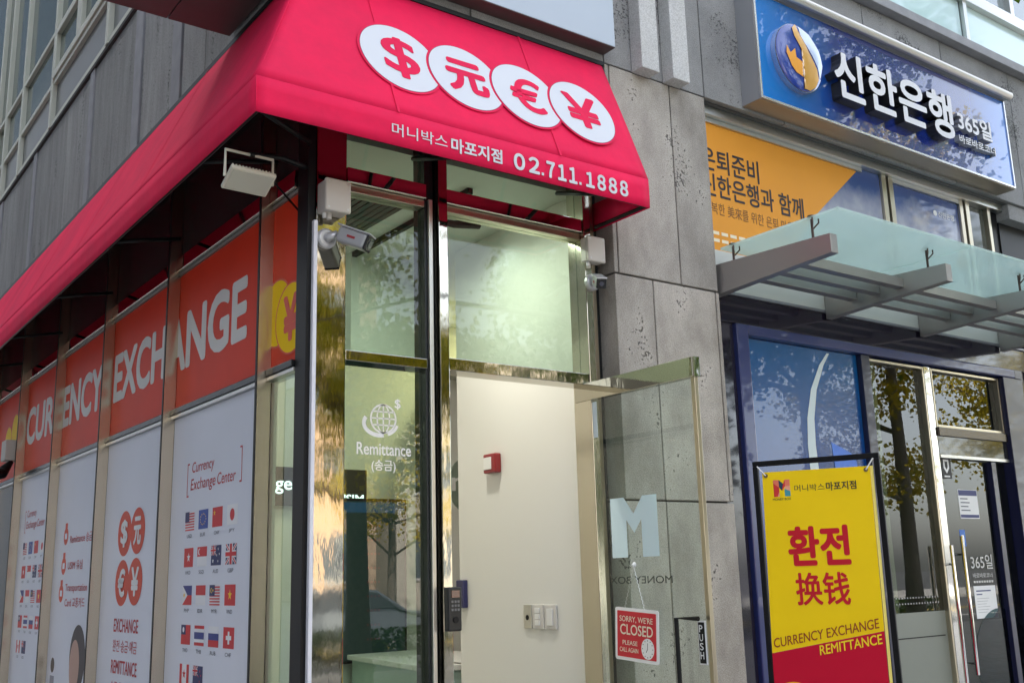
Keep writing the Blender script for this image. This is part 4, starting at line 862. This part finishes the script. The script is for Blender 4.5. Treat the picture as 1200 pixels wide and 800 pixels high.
# bank room
BW = mat('bank_interior_paint', (0.46, 0.47, 0.42, 1), .7)
br_ = thing('bank_interior', 'dim grey bank lobby behind the glass doors', 'room', (6, 5.5, 0))
MB().box(4.35, 7.75, 4.1, 8, 0, .02).build('floor', BW, br_); MB().box(4.35, 7.75, 4.1, 8, 3.06, 3.1).build('ceiling', BW, br_)
MB().box(6.02, 7.75, 7.9, 8, .02, 3.06).build('back_wall', BW, br_); MB().box(7.76, 7.9, 4.1, 8, .02, 3.06).build('side_wall', BW, br_); MB().box(6.005, 6.015, 4.25, 8, .02, 3.06).build('side_wall', BW, br_)
MB().box(6.75, 7.1, 5.6, 5.95, .02, 3.06).build('pillar', mat('bank_pillar', (0.12, 0.125, 0.115, 1), .5), br_)
# upper window band
MB().box(4.30, 7.62, 3.935, 4.09, 4.135, 4.186).build('window_head', SATIN, bank, bevel=.002)
MB().box(4.30, 7.62, 3.90, 4.09, 4.186, 4.1895).build('soffit', mat('dark_soffit', (0.06, 0.06, 0.06, 1), .6), bank)
MB().box(4.30, 7.62, 3.95, 4.09, 3.063, 3.30).build('window_sill', mat('pale_sill', (0.55, 0.56, 0.52, 1), .5), bank)
for x0, x1 in ((6.115, 6.165), (6.195, 6.245), (7.07, 7.115), (7.15, 7.2), (7.45, 7.49)): MB().box(x0, x1, 3.965, 4.08, 3.30, 4.134).build('window_mullion', CHAMP, bank, bevel=.003)
for x0, x1 in ((6.166, 6.194), (7.116, 7.149)): MB().box(x0, x1, 3.985, 4.08, 3.30, 4.134).build('window_mullion', DARKALU, bank)
MB().box(7.201, 7.449, 4.0, 4.01, 3.30, 4.134).build('pane', mat('dim_window_glass', (0.05, 0.06, 0.05, 1), .06), bank)
MB().box(7.50, 7.62, 3.99, 4.06, 3.063, 4.134).build('window_panel', BLACKP, bank)
MB().box(7.62, 9.5, 3.98, 4.1, 3.3, 4.058).build('window_panel', BLACKP, bank)
MB().box(7.77, 9.6, 3.92, 4.1, 0, 3.29).build('surround', GLG, bank)
ob = thing('retirement_banner', 'orange window banner with black Korean writing and a blue sky print corner', 'banner', (5.2, 3.98, 3.3))
ORB = mat('orange_banner_print', lin(222, 150, 52), .5, spec=.25, var=.05, vscale=1.5)
def sky_print():
    m, nt, b = new_mat('sky_photo_print'); L = nt.links.new; g = nt.nodes.new('ShaderNodeNewGeometry'); sx = nt.nodes.new('ShaderNodeSeparateXYZ'); L(g.outputs['Position'], sx.inputs[0])
    n = nt.nodes.new('ShaderNodeTexNoise'); n.inputs['Scale'].default_value = 5; n.inputs['Detail'].default_value = 6; L(g.outputs['Position'], n.inputs['Vector'])
    ma = nt.nodes.new('ShaderNodeMath'); ma.operation = 'MULTIPLY_ADD'; ma.inputs[1].default_value = .55; L(n.outputs['Fac'], ma.inputs[0]); L(sx.outputs['Z'], ma.inputs[2])
    mr = nt.nodes.new('ShaderNodeMapRange'); mr.inputs['From Min'].default_value = 3.9; mr.inputs['From Max'].default_value = 4.3; L(ma.outputs[0], mr.inputs[0])
    r = nt.nodes.new('ShaderNodeValToRGB'); r.color_ramp.elements[0].color = lin(190, 190, 195); r.color_ramp.elements[1].color = lin(34, 66, 130); L(mr.outputs[0], r.inputs[0]); L(r.outputs[0], b.inputs['Base Color'])
    b.inputs['Roughness'].default_value = .35; b.inputs['Coat Weight'].default_value = .6; return m
SKYP = sky_print()
MB().box(4.31, 6.112, 3.985, 3.993, 3.302, 4.133).build('sky_print', SKYP, ob)
MB().prism([(4.31, 3.9845, 3.302), (4.98, 3.9845, 3.302), (5.36, 3.9845, 3.69), (5.86, 3.9845, 4.105), (5.82, 3.9845, 4.132), (4.31, 3.9845, 4.132)], (0, -1, 0), .0006).build('orange_field', ORB, ob)
MB().box(4.31, 5.90, 3.968, 3.984, 4.105, 4.1335).build('top_strip', SATIN, ob)
INK = mat('black_ink', (0.02, 0.015, 0.02, 1), .5)
text('은퇴준비', 'lettering', INK, (4.345, 3.9835, 3.805), XF, YF, .505, .145, .0004, .016, parent=ob)
text('신한은행과 함께', 'lettering', INK, (4.345, 3.9835, 3.645), XF, YF, .91, .143, .0004, .016, parent=ob)
text('행복한 美來를 위한 은퇴 마을', 'lettering', mat('brown_ink', lin(120, 78, 30), .5), (4.345, 3.9835, 3.535), XF, YF, .79, .075, .0004, .0, parent=ob)
m = MB()
for k in range(2):
    for j in range(7): m.box(4.40 + j * .075, 4.455 + j * .075, 3.9828, 3.9834, 3.41 - k * .045, 3.43 - k * .045)
m.build('small_print', mat('cream_ink', (0.8, 0.7, 0.5, 1), .5), ob)
o2 = thing('sky_window_print', 'blue sky window print with small white bank name', 'window print', (6.65, 3.98, 3.3))
MB().box(6.247, 7.068, 3.985, 3.993, 3.302, 4.10).build('sky_print', SKYP, o2)
MB().prism([(6.95, 3.9845, 3.60), (7.066, 3.9845, 3.60), (7.066, 3.9845, 3.80)], (0, -1, 0), .0005).build('orange_corner', ORB, o2)
text('신한은행', 'lettering', WHITEV, (6.80, 3.9845, 3.955), XF, YF, .20, .045, .0004, .012, parent=o2)
lg = MB().disc((6.762, 3.984, 3.978), XF, YF, .022, 20, .0004); lg.build('logo', WHITEV, o2)
MB().box(6.247, 7.068, 3.968, 3.984, 4.102, 4.1335).build('top_strip', SATIN, o2)

# glass canopy
cp = thing('glass_canopy', 'green frosted glass canopy on tapered steel beams over the bank entrance', 'canopy', (5.9, 3.9, 3.1))
STL = mat('brushed_steel_grey', (0.40, 0.385, 0.37, 1), .42, .75, bump=.03, bscale=50)
for xb in (4.305, 5.33, 6.33, 7.33):
    y0, y1 = 3.975, 3.115
    b_ = MB(); p = []
    zt0, zt1, zb0, zb1 = 3.185, 3.150, 3.005, 3.048
    b_.hexa([(xb, y1, zb1), (xb + .055, y1, zb1), (xb + .055, y0 - .03, zb0), (xb, y0 - .03, zb0), (xb, y1, zt1), (xb + .055, y1, zt1), (xb + .055, y0 - .03, zt0), (xb, y0 - .03, zt0)])
    b_.build('beam', STL, cp, bevel=.003)
for y in (3.40, 3.56, 3.72):
    for x0, x1 in ((4.362, 5.328), (5.387, 6.328), (6.387, 7.328)): MB().box(x0, x1, y - .012, y + .045, 3.075, 3.13).build('purlin', STL, cp, bevel=.002)
for x0, x1 in ((4.318, 5.535), (5.543, 6.76), (6.768, 7.98)): MB().box(x0, x1, 3.065, 3.86, 3.262, 3.276).build('glass_panel', FROST, cp, bevel=.001)
for xb in (4.333, 5.358, 6.358, 7.358):
    for y in (3.24, 3.78):
        s = MB(); s.tube([(xb, y, 3.15), (xb, y, 3.262)], .007, 8)
        for dx, dy in ((.035, -.035), (-.035, -.035)): s.tube([(xb, y, 3.205), (xb + dx * .7, y + dy * .7, 3.24), (xb + dx * .7, y + dy * .7, 3.262)], .0045, 6)
        s.disc((xb, y, 3.277), XF, (0, 1, 0), .02, 14, .004); s.build('spider_bracket', mat('bracket_brown', (0.10, 0.07, 0.06, 1), .4, .5), cp)

# bank sign
bs = thing('bank_sign', 'glossy blue bank sign box with raised white Korean letters and round emblem', 'sign', (6.0, 3.8, 4.21))
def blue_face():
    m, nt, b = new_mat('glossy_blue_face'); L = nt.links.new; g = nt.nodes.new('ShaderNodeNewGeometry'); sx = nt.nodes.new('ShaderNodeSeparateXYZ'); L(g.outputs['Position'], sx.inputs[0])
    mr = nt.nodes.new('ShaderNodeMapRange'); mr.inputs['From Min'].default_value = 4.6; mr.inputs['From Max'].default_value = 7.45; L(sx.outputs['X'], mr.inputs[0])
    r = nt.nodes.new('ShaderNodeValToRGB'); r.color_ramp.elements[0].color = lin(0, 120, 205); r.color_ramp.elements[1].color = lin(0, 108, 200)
    e = r.color_ramp.elements.new(.28); e.color = lin(16, 40, 118); e = r.color_ramp.elements.new(.8); e.color = lin(16, 40, 118)  # navy middle puts the dark tree reflection into the face colour
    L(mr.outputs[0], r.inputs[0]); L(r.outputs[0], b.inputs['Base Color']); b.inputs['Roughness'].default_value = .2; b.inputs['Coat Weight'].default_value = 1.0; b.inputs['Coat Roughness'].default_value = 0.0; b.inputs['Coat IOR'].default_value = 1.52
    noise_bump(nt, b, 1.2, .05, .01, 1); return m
SGREY = mat('sign_grey_sheet', (0.33, 0.34, 0.36, 1), .4, .3); SBR = mat('sign_bronze_sheet', (0.30, 0.25, 0.19, 1), .35, .4)
MB().box(4.616, 7.445, 3.735, 3.868, 4.216, 4.93).build('housing', SGREY, bs)
MB().box(4.614, 7.447, 3.731, 3.868, 4.211, 4.2155).build('underside', SBR, bs)
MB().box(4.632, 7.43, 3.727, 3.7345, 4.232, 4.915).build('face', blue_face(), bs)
t = MB(); t.box(4.616, 7.445, 3.718, 3.7348, 4.216, 4.2315); t.box(4.616, 4.6315, 3.718, 3.7348, 4.2316, 4.93); t.box(7.4305, 7.445, 3.718, 3.7348, 4.2316, 4.93)
t.build('frame', mat('silver_trim', (0.7, 0.7, 0.7, 1), .25, .9), bs, bevel=.002)
MB().tube([(4.62, 3.685, 4.955), (7.475, 3.685, 4.955)], .028, 16).build('light_bar', mat('light_bar_metal', (0.72, 0.68, 0.62, 1), .3, .8), bs, smooth=False)
MB().box(4.62, 7.47, 3.69, 3.74, 4.9305, 4.942).build('light_bar_bracket', SGREY, bs)
SIDE = mat('letter_side_dark', (0.018, 0.018, 0.02, 1), .25); FACE = mat('letter_face_white', (0.70, 0.70, 0.72, 1), .35)
LY = 3.7265
text('신한은행', 'raised_letters', FACE, (5.262, LY, 4.375), XF, YF, 1.30, .32, .075, .03, lift=.0, parent=bs, side=SIDE)
text('365일', 'raised_letters', FACE, (6.685, LY, 4.50), XF, YF, .435, .145, .045, .03, lift=.0, parent=bs, side=SGREY)
text('바로바로코너', 'raised_letters', FACE, (6.685, LY, 4.400), XF, YF, .47, .062, .04, .02, lift=.0, parent=bs, side=SGREY)
# round emblem: dome on a drum, gold ribbon and leaf
em = MB(); ec = Vector((4.965, 3.7265, 4.555)); er = .222
em.tube([ec, ec + Vector((0, -.035, 0))], er, 48); em.build('emblem_drum', mat('emblem_rim', (0.55, 0.58, 0.66, 1), .2, .8), bs)
def dome(u, v, lift=0.0):   # u,v in -1..1 inside the disc
    r2 = min(1, u * u + v * v); return ec + Vector((u * er, -.035 - .024 * math.sqrt(max(0, 1 - r2)) - lift, v * er))
dm = MB(); n, k = 48, 12
for j in range(k + 1):
    for i in range(n): a = 2 * math.pi * i / n; rr = .985 * math.sin(j / k * math.pi / 2); dm.v.append(tuple(dome(rr * math.cos(a), rr * math.sin(a))))
for j in range(k):
    for i in range(n): dm.f.append((j * n + i, (j + 1) * n + i, (j + 1) * n + (i + 1) % n, j * n + (i + 1) % n)); dm.mi.append(0)
dob = dm.build('emblem_dome', mat('emblem_blue', lin(44, 66, 150), .12, coat=1.0), bs, smooth=True)
def dome_patch(outline, name, m, lift):
    b2 = MB(); 
    for (a, c) in outline: pass
    bm = bmesh.new(); vs = [bm.verts.new((a, 0, c)) for a, c in outline]; bm.faces.new(vs); bmesh.ops.triangulate(bm, faces=bm.faces[:]); bmesh.ops.subdivide_edges(bm, edges=bm.edges[:], cuts=3, use_grid_fill=True)
    bm.verts.ensure_lookup_table(); idx = {v: i for i, v in enumerate(bm.verts)}
    b2.v = [tuple(dome(v.co.x, v.co.z, lift)) for v in bm.verts]; b2.f = [tuple(idx[v] for v in f.verts) for f in bm.faces]; b2.mi = [0] * len(b2.f); bm.free()
    return b2.build(name, m, bs, weld=True, smooth=True)
GOLD = mat('emblem_gold', lin(214, 160, 70), .3, .3, coat=.6)
S1 = [(-.12, .97), (-.30, .80), (-.26, .55), (-.05, .25), (.22, -.10), (.42, -.42), (.40, -.68), (.22, -.86), (.02, -.93), (.30, -.92), (.55, -.76), (.68, -.50), (.62, -.22), (.38, .10), (.10, .40), (-.05, .62), (-.08, .80)]
dome_patch(S1, 'emblem_ribbon', GOLD, .005)
dome_patch([(-.66, -.05), (-.62, .18), (-.50, -.02), (-.30, .16), (-.28, -.10), (-.02, -.18), (-.18, -.34), (-.02, -.62), (-.30, -.55), (-.48, -.40)], 'emblem_leaf', mat('emblem_leaf_gold', lin(232, 158, 40), .35, coat=.5), .005)
dome_patch([(.0, .93), (.45, .82), (.85, .40), (.95, .0), (.80, -.40), (.74, -.42), (.68, -.15), (.45, .15), (.18, .45), (.02, .66)], 'emblem_cloud', mat('emblem_pale', lin(190, 205, 235), .2, coat=1), .003)

# ================================================================== BANNER STAND
bn = thing('banner_stand', 'black framed pavement stand holding a yellow and red currency exchange banner', 'banner stand', (3.66, 2.84, 0))
o3 = Vector((3.55, 3.075, 0)); ux = Vector((3.774 - 3.55, 2.602 - 3.075, 0)).normalized(); uz = Vector((0, 0, 1)); nb = ux.cross(uz).normalized()
def bP(u, v, d=0): return o3 + ux * u + uz * v + nb * d
bf = MB()
bf.obox(bP(.008, .99), ux * .011, nb * .013, uz * .945); bf.obox(bP(.515, .99), ux * .011, nb * .013, uz * .945); bf.obox(bP(.2615, 1.946), ux * .2645, nb * .0135, uz * .011)
bf.obox(bP(.2615, .30), ux * .24, nb * .010, uz * .010)
for u in (.008, .515): bf.obox(bP(u, .022), ux * .02, nb * .26, uz * .016)
bf.build('stand_frame', mat('stand_black', (0.008, 0.008, 0.009, 1), .5, spec=.15), bn, bevel=.003)
YB = mat('banner_yellow', lin(248, 208, 4), .45, spec=.3, bump=.35, bscale=3.2, bdist=.03, var=.03, vscale=3); RB = mat('banner_red', lin(196, 0, 44), .45, spec=.3, bump=.35, bscale=3.2, bdist=.03)
bl = MB()
P = [bP(.030, .36, .004), bP(.490, .36, .004), bP(.488, 1.908, .004), bP(.035, 1.911, .004)]
bl.prism([bP(.020, 1.158, .004), bP(.478, 1.247, .004), bP(.486, 1.905, .004), bP(.037, 1.908, .004)], nb, .004, 0)
bl.prism([bP(.012, .36, .004), bP(.472, .36, .004), bP(.478, 1.2465, .004), bP(.020, 1.1575, .004)], nb, .004, 1)
bl.prism([bP(.4725, .36, .003), bP(.484, .36, .003), bP(.4985, 1.905, .003), bP(.4865, 1.905, .003)], nb, .003, 2)
bo = bl.build('banner', [YB, RB, mat('banner_edge', lin(250, 228, 120), .4)], bn)
gm = MB()
for (u, v) in ((.052, 1.893), (.470, 1.890)): gm.disc(bP(u, v, .0085), ux, uz, .009, 14, .002)
gm.build('grommet', mat('brass_grommet', (0.25, 0.17, 0.08, 1), .3, .8), bo)
ti = MB()
for a, c in (((.052, 1.893), (.018, 1.935)), ((.470, 1.890), (.503, 1.935))): ti.tube([bP(a[0], a[1], .01), bP(c[0], c[1], .014)], .003, 6)
ti.build('cable_tie', WHITEV, bo)
def bt(s, u, v, w, h, m, n='lettering', **k): return text(s, n, m, bP(u, v, .008), ux, uz, w, h, .0004, parent=bo, **k)
BI = mat('banner_dark_ink', (0.03, 0.025, 0.02, 1), .5); BRD = mat('banner_red_ink', lin(196, 0, 30), .4); BY = mat('banner_yellow_ink', lin(250, 214, 30), .4)
bt('머니박스', .170, 1.818, .126, .028, BI, bold=-.002); bt('마포지점', .303, 1.815, .122, .034, BI, bold=.02)
bt('환전', .128, 1.515, .244, .152, BRD, smear=.0055); bt('换钱', .143, 1.352, .216, .128, BRD, smear=.0022)
sx_ = Vector((ux.x, ux.y, .185)); sx_.normalize()
text('CURRENCY EXCHANGE', 'lettering', mat('banner_brown_ink', lin(150, 60, 10), .4), bP(.031, 1.179, .008), sx_, uz, .437, .038, .0004, .006, parent=bo)
text('REMITTANCE', 'lettering', BY, bP(.218, 1.152, .008), sx_, uz, .253, .038, .0004, .012, parent=bo)
bt('MONEY BOX', .075, 1.785, .078, .010, BI)
MB().disc(bP(.10, .93, .0085), ux, uz, .115, 40, .0005).build('coin_print', BY, bo)
# M logo of coloured pieces
lgm = MB(); u0, v0, s_ = .081, 1.801, .071
cols = dict(r=lin(210, 50, 45), o=lin(232, 120, 90), t=lin(70, 150, 160), d=lin(40, 60, 80), p=lin(235, 160, 130))
for nme, quad, c in (('a', [(0, 0), (.34, 0), (.34, .55), (0, .8)], 0), ('b', [(0, .8), (.34, .55), (.34, 1), (0, 1)], 1), ('c', [(.34, .55), (.5, .35), (.6, .75), (.34, 1)], 3), ('d', [(.5, .35), (.7, .6), (.7, 1), (.6, .75)], 0),
                     ('e', [(.66, 0), (1, 0), (1, .3), (.66, .45)], 2), ('f', [(.66, .45), (1, .3), (1, .62), (.7, .6)], 4), ('g', [(.7, .6), (1, .62), (1, 1), (.7, 1)], 1), ('h', [(.22, 0), (.34, 0), (.34, .3)], 4)):
    lgm.face([bP(u0 + a * s_, v0 + b2 * s_, .0086 + (.0003 if nme == 'h' else 0)) for a, b2 in quad], c)
lgm.build('logo', [mat('logo_' + dict(r='red', o='orange', t='teal', d='slate', p='peach')[q], cols[q], .45) for q in 'rotdp'], bo)

# ================================================================== STREET BEHIND THE VIEWER (seen in the glass)
BARK = mat('tree_bark', (0.10, 0.085, 0.07, 1), .9, var=.3, vscale=12, bump=.6, bscale=25, bdist=.03, stretch=(1, 1, .3))
YLEAF = leafmat('ginkgo_leaf', (0.30, 0.28, 0.02, 1), (0.55, 0.40, 0.03, 1)); GLEAF = leafmat('green_leaf', (0.05, 0.10, 0.015, 1), (0.13, 0.20, 0.03, 1)); MLEAF = leafmat('turning_leaf', (0.16, 0.20, 0.02, 1), (0.45, 0.36, 0.03, 1))
def make_tree(loc, h, r, crown_z, n, leafm, label, seed, lean=0.0, size=.075):
    rg = np.random.RandomState(seed); t = thing('street_tree', label, 'tree', loc, 'street trees across the pavement'); L = Vector(loc)
    tk = MB(); top = L + Vector((lean, 0, h * .92)); pts = [L + Vector((lean * q + .08 * math.sin(q * 4 + seed), .06 * math.cos(q * 5 + seed), h * .92 * q)) for q in np.linspace(0, 1, 9)]
    tk.tube(pts, [.17 * (1 - .8 * q) + (.05 if q == 0 else 0) for q in np.linspace(0, 1, 9)], 12)
    ends = []
    for k in range(26):
        q = .32 + .62 * rg.rand(); b0 = pts[int(q * 8)]; a = rg.rand() * 6.283; ln_ = r * (.55 + .5 * rg.rand()) * (1.1 - .5 * q); e_ = b0 + Vector((math.cos(a) * ln_, math.sin(a) * ln_, ln_ * (.35 + .5 * rg.rand())))
        m_ = b0.lerp(e_, .5) + Vector((0, 0, -.1)); tk.tube([b0, m_, e_], [.05, .035, .012], 7); ends += [m_, e_, b0.lerp(e_, .75)]
    tk.build('trunk', BARK, t, smooth=True)
    C_ = np.array([list(e_) for e_ in ends] + [[L.x + lean + rg.randn() * r * .35, L.y + rg.randn() * r * .35, L.z + crown_z + (h - crown_z) * rg.rand()] for _ in range(14)])
    cl = C_[rg.randint(len(C_), size=n)]; P = cl + rg.randn(n, 3) * np.array([.27, .27, .20]) * (r / 2.4)
    d = rg.randn(n, 3); d /= np.linalg.norm(d, axis=1)[:, None]; u = np.cross(d, rg.randn(n, 3)); u /= np.linalg.norm(u, axis=1)[:, None]; w = np.cross(d, u); sz = size * (.6 + .8 * rg.rand(n))[:, None]
    off = np.array(loc); v = np.stack([P - u * sz * .15, P + w * sz * .55 + u * sz * .6, P + u * sz, P - w * sz * .55 + u * sz * .6], 1).reshape(-1, 3) - off
    me = bpy.data.meshes.new('crown'); me.from_pydata(v.tolist(), [], np.arange(4 * n).reshape(-1, 4).tolist()); me.materials.append(leafm); o = bpy.data.objects.new('crown', me); COL.objects.link(o); o.parent = t
    return t
make_tree((6.7, -4.8, 0), 10.5, 2.7, 3.0, 30000, MLEAF, 'turning green and yellow tree mirrored in the steel corner column', 1)
make_tree((13.2, -2.2, 0), 12.0, 3.0, 4.5, 34000, GLEAF, 'tall green tree mirrored in the blue bank sign', 2, size=.08)
make_tree((10.9, -5.3, 0), 7.0, 2.2, 2.4, 16000, GLEAF, 'dense green tree mirrored in the blue window poster', 13, size=.085)
make_tree((19.0, -4.6, 0), 12.0, 2.8, 3.2, 22000, YLEAF, 'tall yellow ginkgo mirrored in the bank window panes', 12, size=.085)
make_tree((-2.5, -5.4, 0), 7.5, 2.4, 2.8, 8000, YLEAF, 'yellow ginkgo tree standing opposite the alley', 3)
make_tree((27.0, -6.0, 0), 9.0, 2.8, 3.0, 9000, YLEAF, 'tall yellow ginkgo mirrored deep in the bank doors', 4)
make_tree((9.5, -25.5, 0), 9.0, 3.0, 3.0, 8000, MLEAF, 'green and yellow tree beyond the road', 5, size=.11)
make_tree((19.0, -25.5, 0), 10.0, 3.0, 3.0, 8000, YLEAF, 'golden tree beyond the road beside the brick block', 6, size=.11)
nt_ = make_tree((7.8, 0.2, 0), 7.5, 1.7, 3.8, 6000, GLEAF, 'green leaved pavement tree whose twig hangs over the bank windows', 7)
tw = MB(); A = Vector((4.6, .4, 3.9)); Bq = Vector((2.54, 1.27, 2.985)); tw.tube([Vector((7.8, .2, 3.7)), Vector((6.2, .35, 3.95)), A, A.lerp(Bq, .6) + Vector((0, 0, .06)), Bq], [.035, .028, .018, .009, .003], 7); tw.build('branch', BARK, nt_, smooth=True)
lf = MB(); rg = random.Random(5)
for k in range(26):
    p = A.lerp(Bq, .62 + .42 * rg.random()) + Vector((rg.uniform(-.08, .08), rg.uniform(-.08, .08), rg.uniform(-.02, .08))); a = rg.random() * 6.28; d = Vector((math.cos(a), math.sin(a), -.9 + .6 * rg.random())).normalized(); s2 = d.cross(Vector((0, 0, 1))).normalized()
    L_ = rg.uniform(.035, .055); lf.face([p, p + d * L_ * .45 + s2 * L_ * .38, p + d * L_, p + d * L_ * .45 - s2 * L_ * .38])
lf.build('leaves', GLEAF, nt_)
# hedge strip by the kerb
rg2 = np.random.RandomState(11); n = 14000
P = np.stack([rg2.uniform(-6, 24, n), -7.2 + rg2.uniform(-.45, .45, n), .1 + .65 * rg2.rand(n) ** .6], 1); d = rg2.randn(n, 3); d /= np.linalg.norm(d, axis=1)[:, None]; u = np.cross(d, rg2.randn(n, 3)); u /= np.linalg.norm(u, axis=1)[:, None]; w = np.cross(d, u); sz = .07
v = np.stack([P - u * sz * .5, P + w * sz * .4, P + u * sz * .5, P - w * sz * .4], 1).reshape(-1, 3)
me = bpy.data.meshes.new('hedge'); me.from_pydata(v.tolist(), [], np.arange(4 * n).reshape(-1, 4).tolist()); me.materials.append(leafmat('hedge_leaf', (0.03, 0.06, 0.012, 1), (0.09, 0.14, 0.03, 1))); ho = bpy.data.objects.new('kerb_hedge', me); COL.objects.link(ho); tag(ho, 'low green kerb hedge mirrored in the shop pane', 'hedge')
# parked car
def make_car(loc, paint, label):
    c = thing('parked_car', label, 'car', loc, 'cars parked along the road'); x, y, z = loc
    prof = [(-2.25, .35), (-2.3, .62), (-2.15, .88), (-1.3, .98), (-.62, 1.42), (.35, 1.48), (1.25, 1.40), (1.95, 1.04), (2.25, .98), (2.32, .62), (2.25, .34)]
    m = MB(); rows = []
    for (yy, ins) in ((-.88, .0), (-.80, .06), (.80, .06), (.88, .0)):
        rows.append([(x + px * (1 if abs(yy) > .85 else 1.0), y + yy * (1 if pz < 1.0 else .86), z + (pz if abs(yy) < .85 else min(pz, 2))) for px, pz in prof])
    for a, b2 in zip(rows, rows[1:]):
        for i in range(len(prof) - 1): m.face([a[i], a[i + 1], b2[i + 1], b2[i]])
    m.face(rows[0][::-1]); m.face(rows[-1])
    m.face([rows[0][0], rows[3][0], rows[3][-1], rows[0][-1]])
    m.build('body', mat(paint[0], paint[1], .25, .4, coat=1), c, bevel=.05, seg=3, weld=True)
    for s2 in (-1, 1):
        yy = y + s2 * .80; gl = MB().prism([(x - 1.05, yy, z + 1.03), (x + 1.6, yy, z + 1.05), (x + 1.15, yy - s2 * .055, z + 1.36), (x + .3, yy - s2 * .06, z + 1.43), (x - .55, yy - s2 * .055, z + 1.37)][::s2], (0, s2, 0), .085); gl.build('side_window', mat('car_glass', (0.02, 0.025, 0.03, 1), .05), c)
        for wx in (-1.42, 1.42):
            w_ = MB().tube([(x + wx, y + s2 * .68, z + .33), (x + wx, y + s2 * .90, z + .33)], .33, 28).build('wheel', mat('tyre_rubber', (0.02, 0.02, 0.02, 1), .8), c, bevel=.02)
            rmb = MB(); rmb.tube([(x + wx, y + s2 * .89, z + .33), (x + wx, y + s2 * .905, z + .33)], .085, 16)
            for q in range(7): a = q * 6.283 / 7; rmb.obox((x + wx + .12 * math.cos(a), y + s2 * .903, z + .33 + .12 * math.sin(a)), Vector((math.cos(a), 0, math.sin(a))) * .11, Vector((0, .006, 0)), Vector((-math.sin(a), 0, math.cos(a))) * .025)
            rmb.build('rim', SATIN, w_)
    for s2 in (-1, 1):
        MB().box(x - 2.28, x - 2.16, y + s2 * .5 - .18, y + s2 * .5 + .18, z + .66, z + .78).build('headlight', WHITEV, c, bevel=.02); MB().box(x + 2.2, x + 2.325, y + s2 * .55 - .2, y + s2 * .55 + .2, z + .78, z + .9).build('tail_light', REDP, c, bevel=.02)
    return c
make_car((10.9, -13.6, -.13), ('car_graphite', (0.10, 0.115, 0.13, 1)), 'dark grey saloon car mirrored in the fixed pane').rotation_euler.z = math.pi
make_car((2.2, -14.2, -.13), ('car_white', (0.7, 0.7, 0.7, 1)), 'white saloon car passing opposite the alley mouth')
make_car((20.5, -13.4, -.13), ('car_silver', (0.4, 0.41, 0.42, 1)), 'silver saloon car mirrored in the bank doors')
# buildings beyond the road and unseen blocks added at the alley to darken it
def block(x0, x1, y0, y1, h, wallm, label, floors, cols, side='N'):
    b2 = thing('city_building', label, 'building', ((x0 + x1) / 2, (y0 + y1) / 2, 0), 'buildings beyond the road'); MB().box(x0, x1, y0, y1, 0, h).build('wall', wallm, b2)
    MB().box(x0 - .15, x1 + .15, y0 - .15, y1 + .15, h, h + .5).build('parapet', SMOOTH, b2)
    GLS = mat('far_window_glass', (0.06, 0.08, 0.10, 1), .06); FRM = mat('far_window_frame', (0.5, 0.5, 0.5, 1), .5); src = None
    fh = (h - 1) / floors; cw = (x1 - x0 - 1) / cols
    for i in range(floors):
        for j in range(cols):
            if src is None:
                w0, zb = cw * .68, fh * .55; bx = world_loc(b2); m = MB()
                X0, Z0 = x0 + .5 + cw * .16, .8 + fh * .2
                m.box(X0, X0 + w0, y1 + .002, y1 + .03, Z0, Z0 + zb, 0); m.box(X0 - .06, X0 + w0 + .06, y1 + .001, y1 + .08, Z0 - .1, Z0 - .01, 1); m.box(X0 + w0 / 2 - .03, X0 + w0 / 2 + .03, y1 + .031, y1 + .06, Z0, Z0 + zb, 1)
                src = m.build('window', [GLS, FRM], b2)
            else:
                q = src.copy(); COL.objects.link(q); q.parent = b2; q.location = (j * cw, 0, i * fh)
    return b2
BRICK = mat('tan_brick', (0.36, 0.26, 0.18, 1), .8, var=.15, vscale=8); CREAMW = mat('cream_render', (0.36, 0.33, 0.28, 1), .8, var=.08); GREYW = mat('grey_render', (0.35, 0.36, 0.37, 1), .8, var=.08)
block(-22, -6, -46, -32, 14, GREYW, 'grey office block opposite the alley mouth beyond the road', 4, 6)
block(-5, 8, -46, -32, 11, CREAMW, 'cream rendered block beyond the road behind the white car', 3, 5)
block(9, 22, -46, -32, 15, BRICK, 'tan brick block beyond the road mirrored in the doors', 4, 5)
block(23, 40, -48, -32, 12, CREAMW, 'cream rendered block furthest along the road', 3, 6)
ab = thing('alley_shade_block', 'unseen grey building across the alley, extended to shade the shop side', 'building', (-9, 12, 0)); MB().box(-16, -3.4, -3.5, 40, 0, 17).build('wall', GREYW, ab)  # out of view, sized to keep sky light off the alley side
te = thing('added_alley_tower', 'unseen dark tower added as a reflection for the upper alley windows', 'building', (-8, 50, 0)); MB().box(-30, 3, 44, 56, 0, 70).build('wall', mat('dark_render', (0.07, 0.085, 0.075, 1), .7, var=.1), te)  # out of view, added so the upper alley windows mirror something dark
MB().box(-29, 2, 43.9, 43.99, 3, 66).build('glazing', mat('far_window_glass', (0.06, 0.08, 0.10, 1)), te)
for i in range(4):
    for j in range(5): MB().box(-3.4, -3.36, 4.5 + j * 4.5, 7.5 + j * 4.5, 1.2 + i * 3.4, 3.0 + i * 3.4).build('window', mat('far_window_glass', (0.06, 0.08, 0.10, 1)), ab)
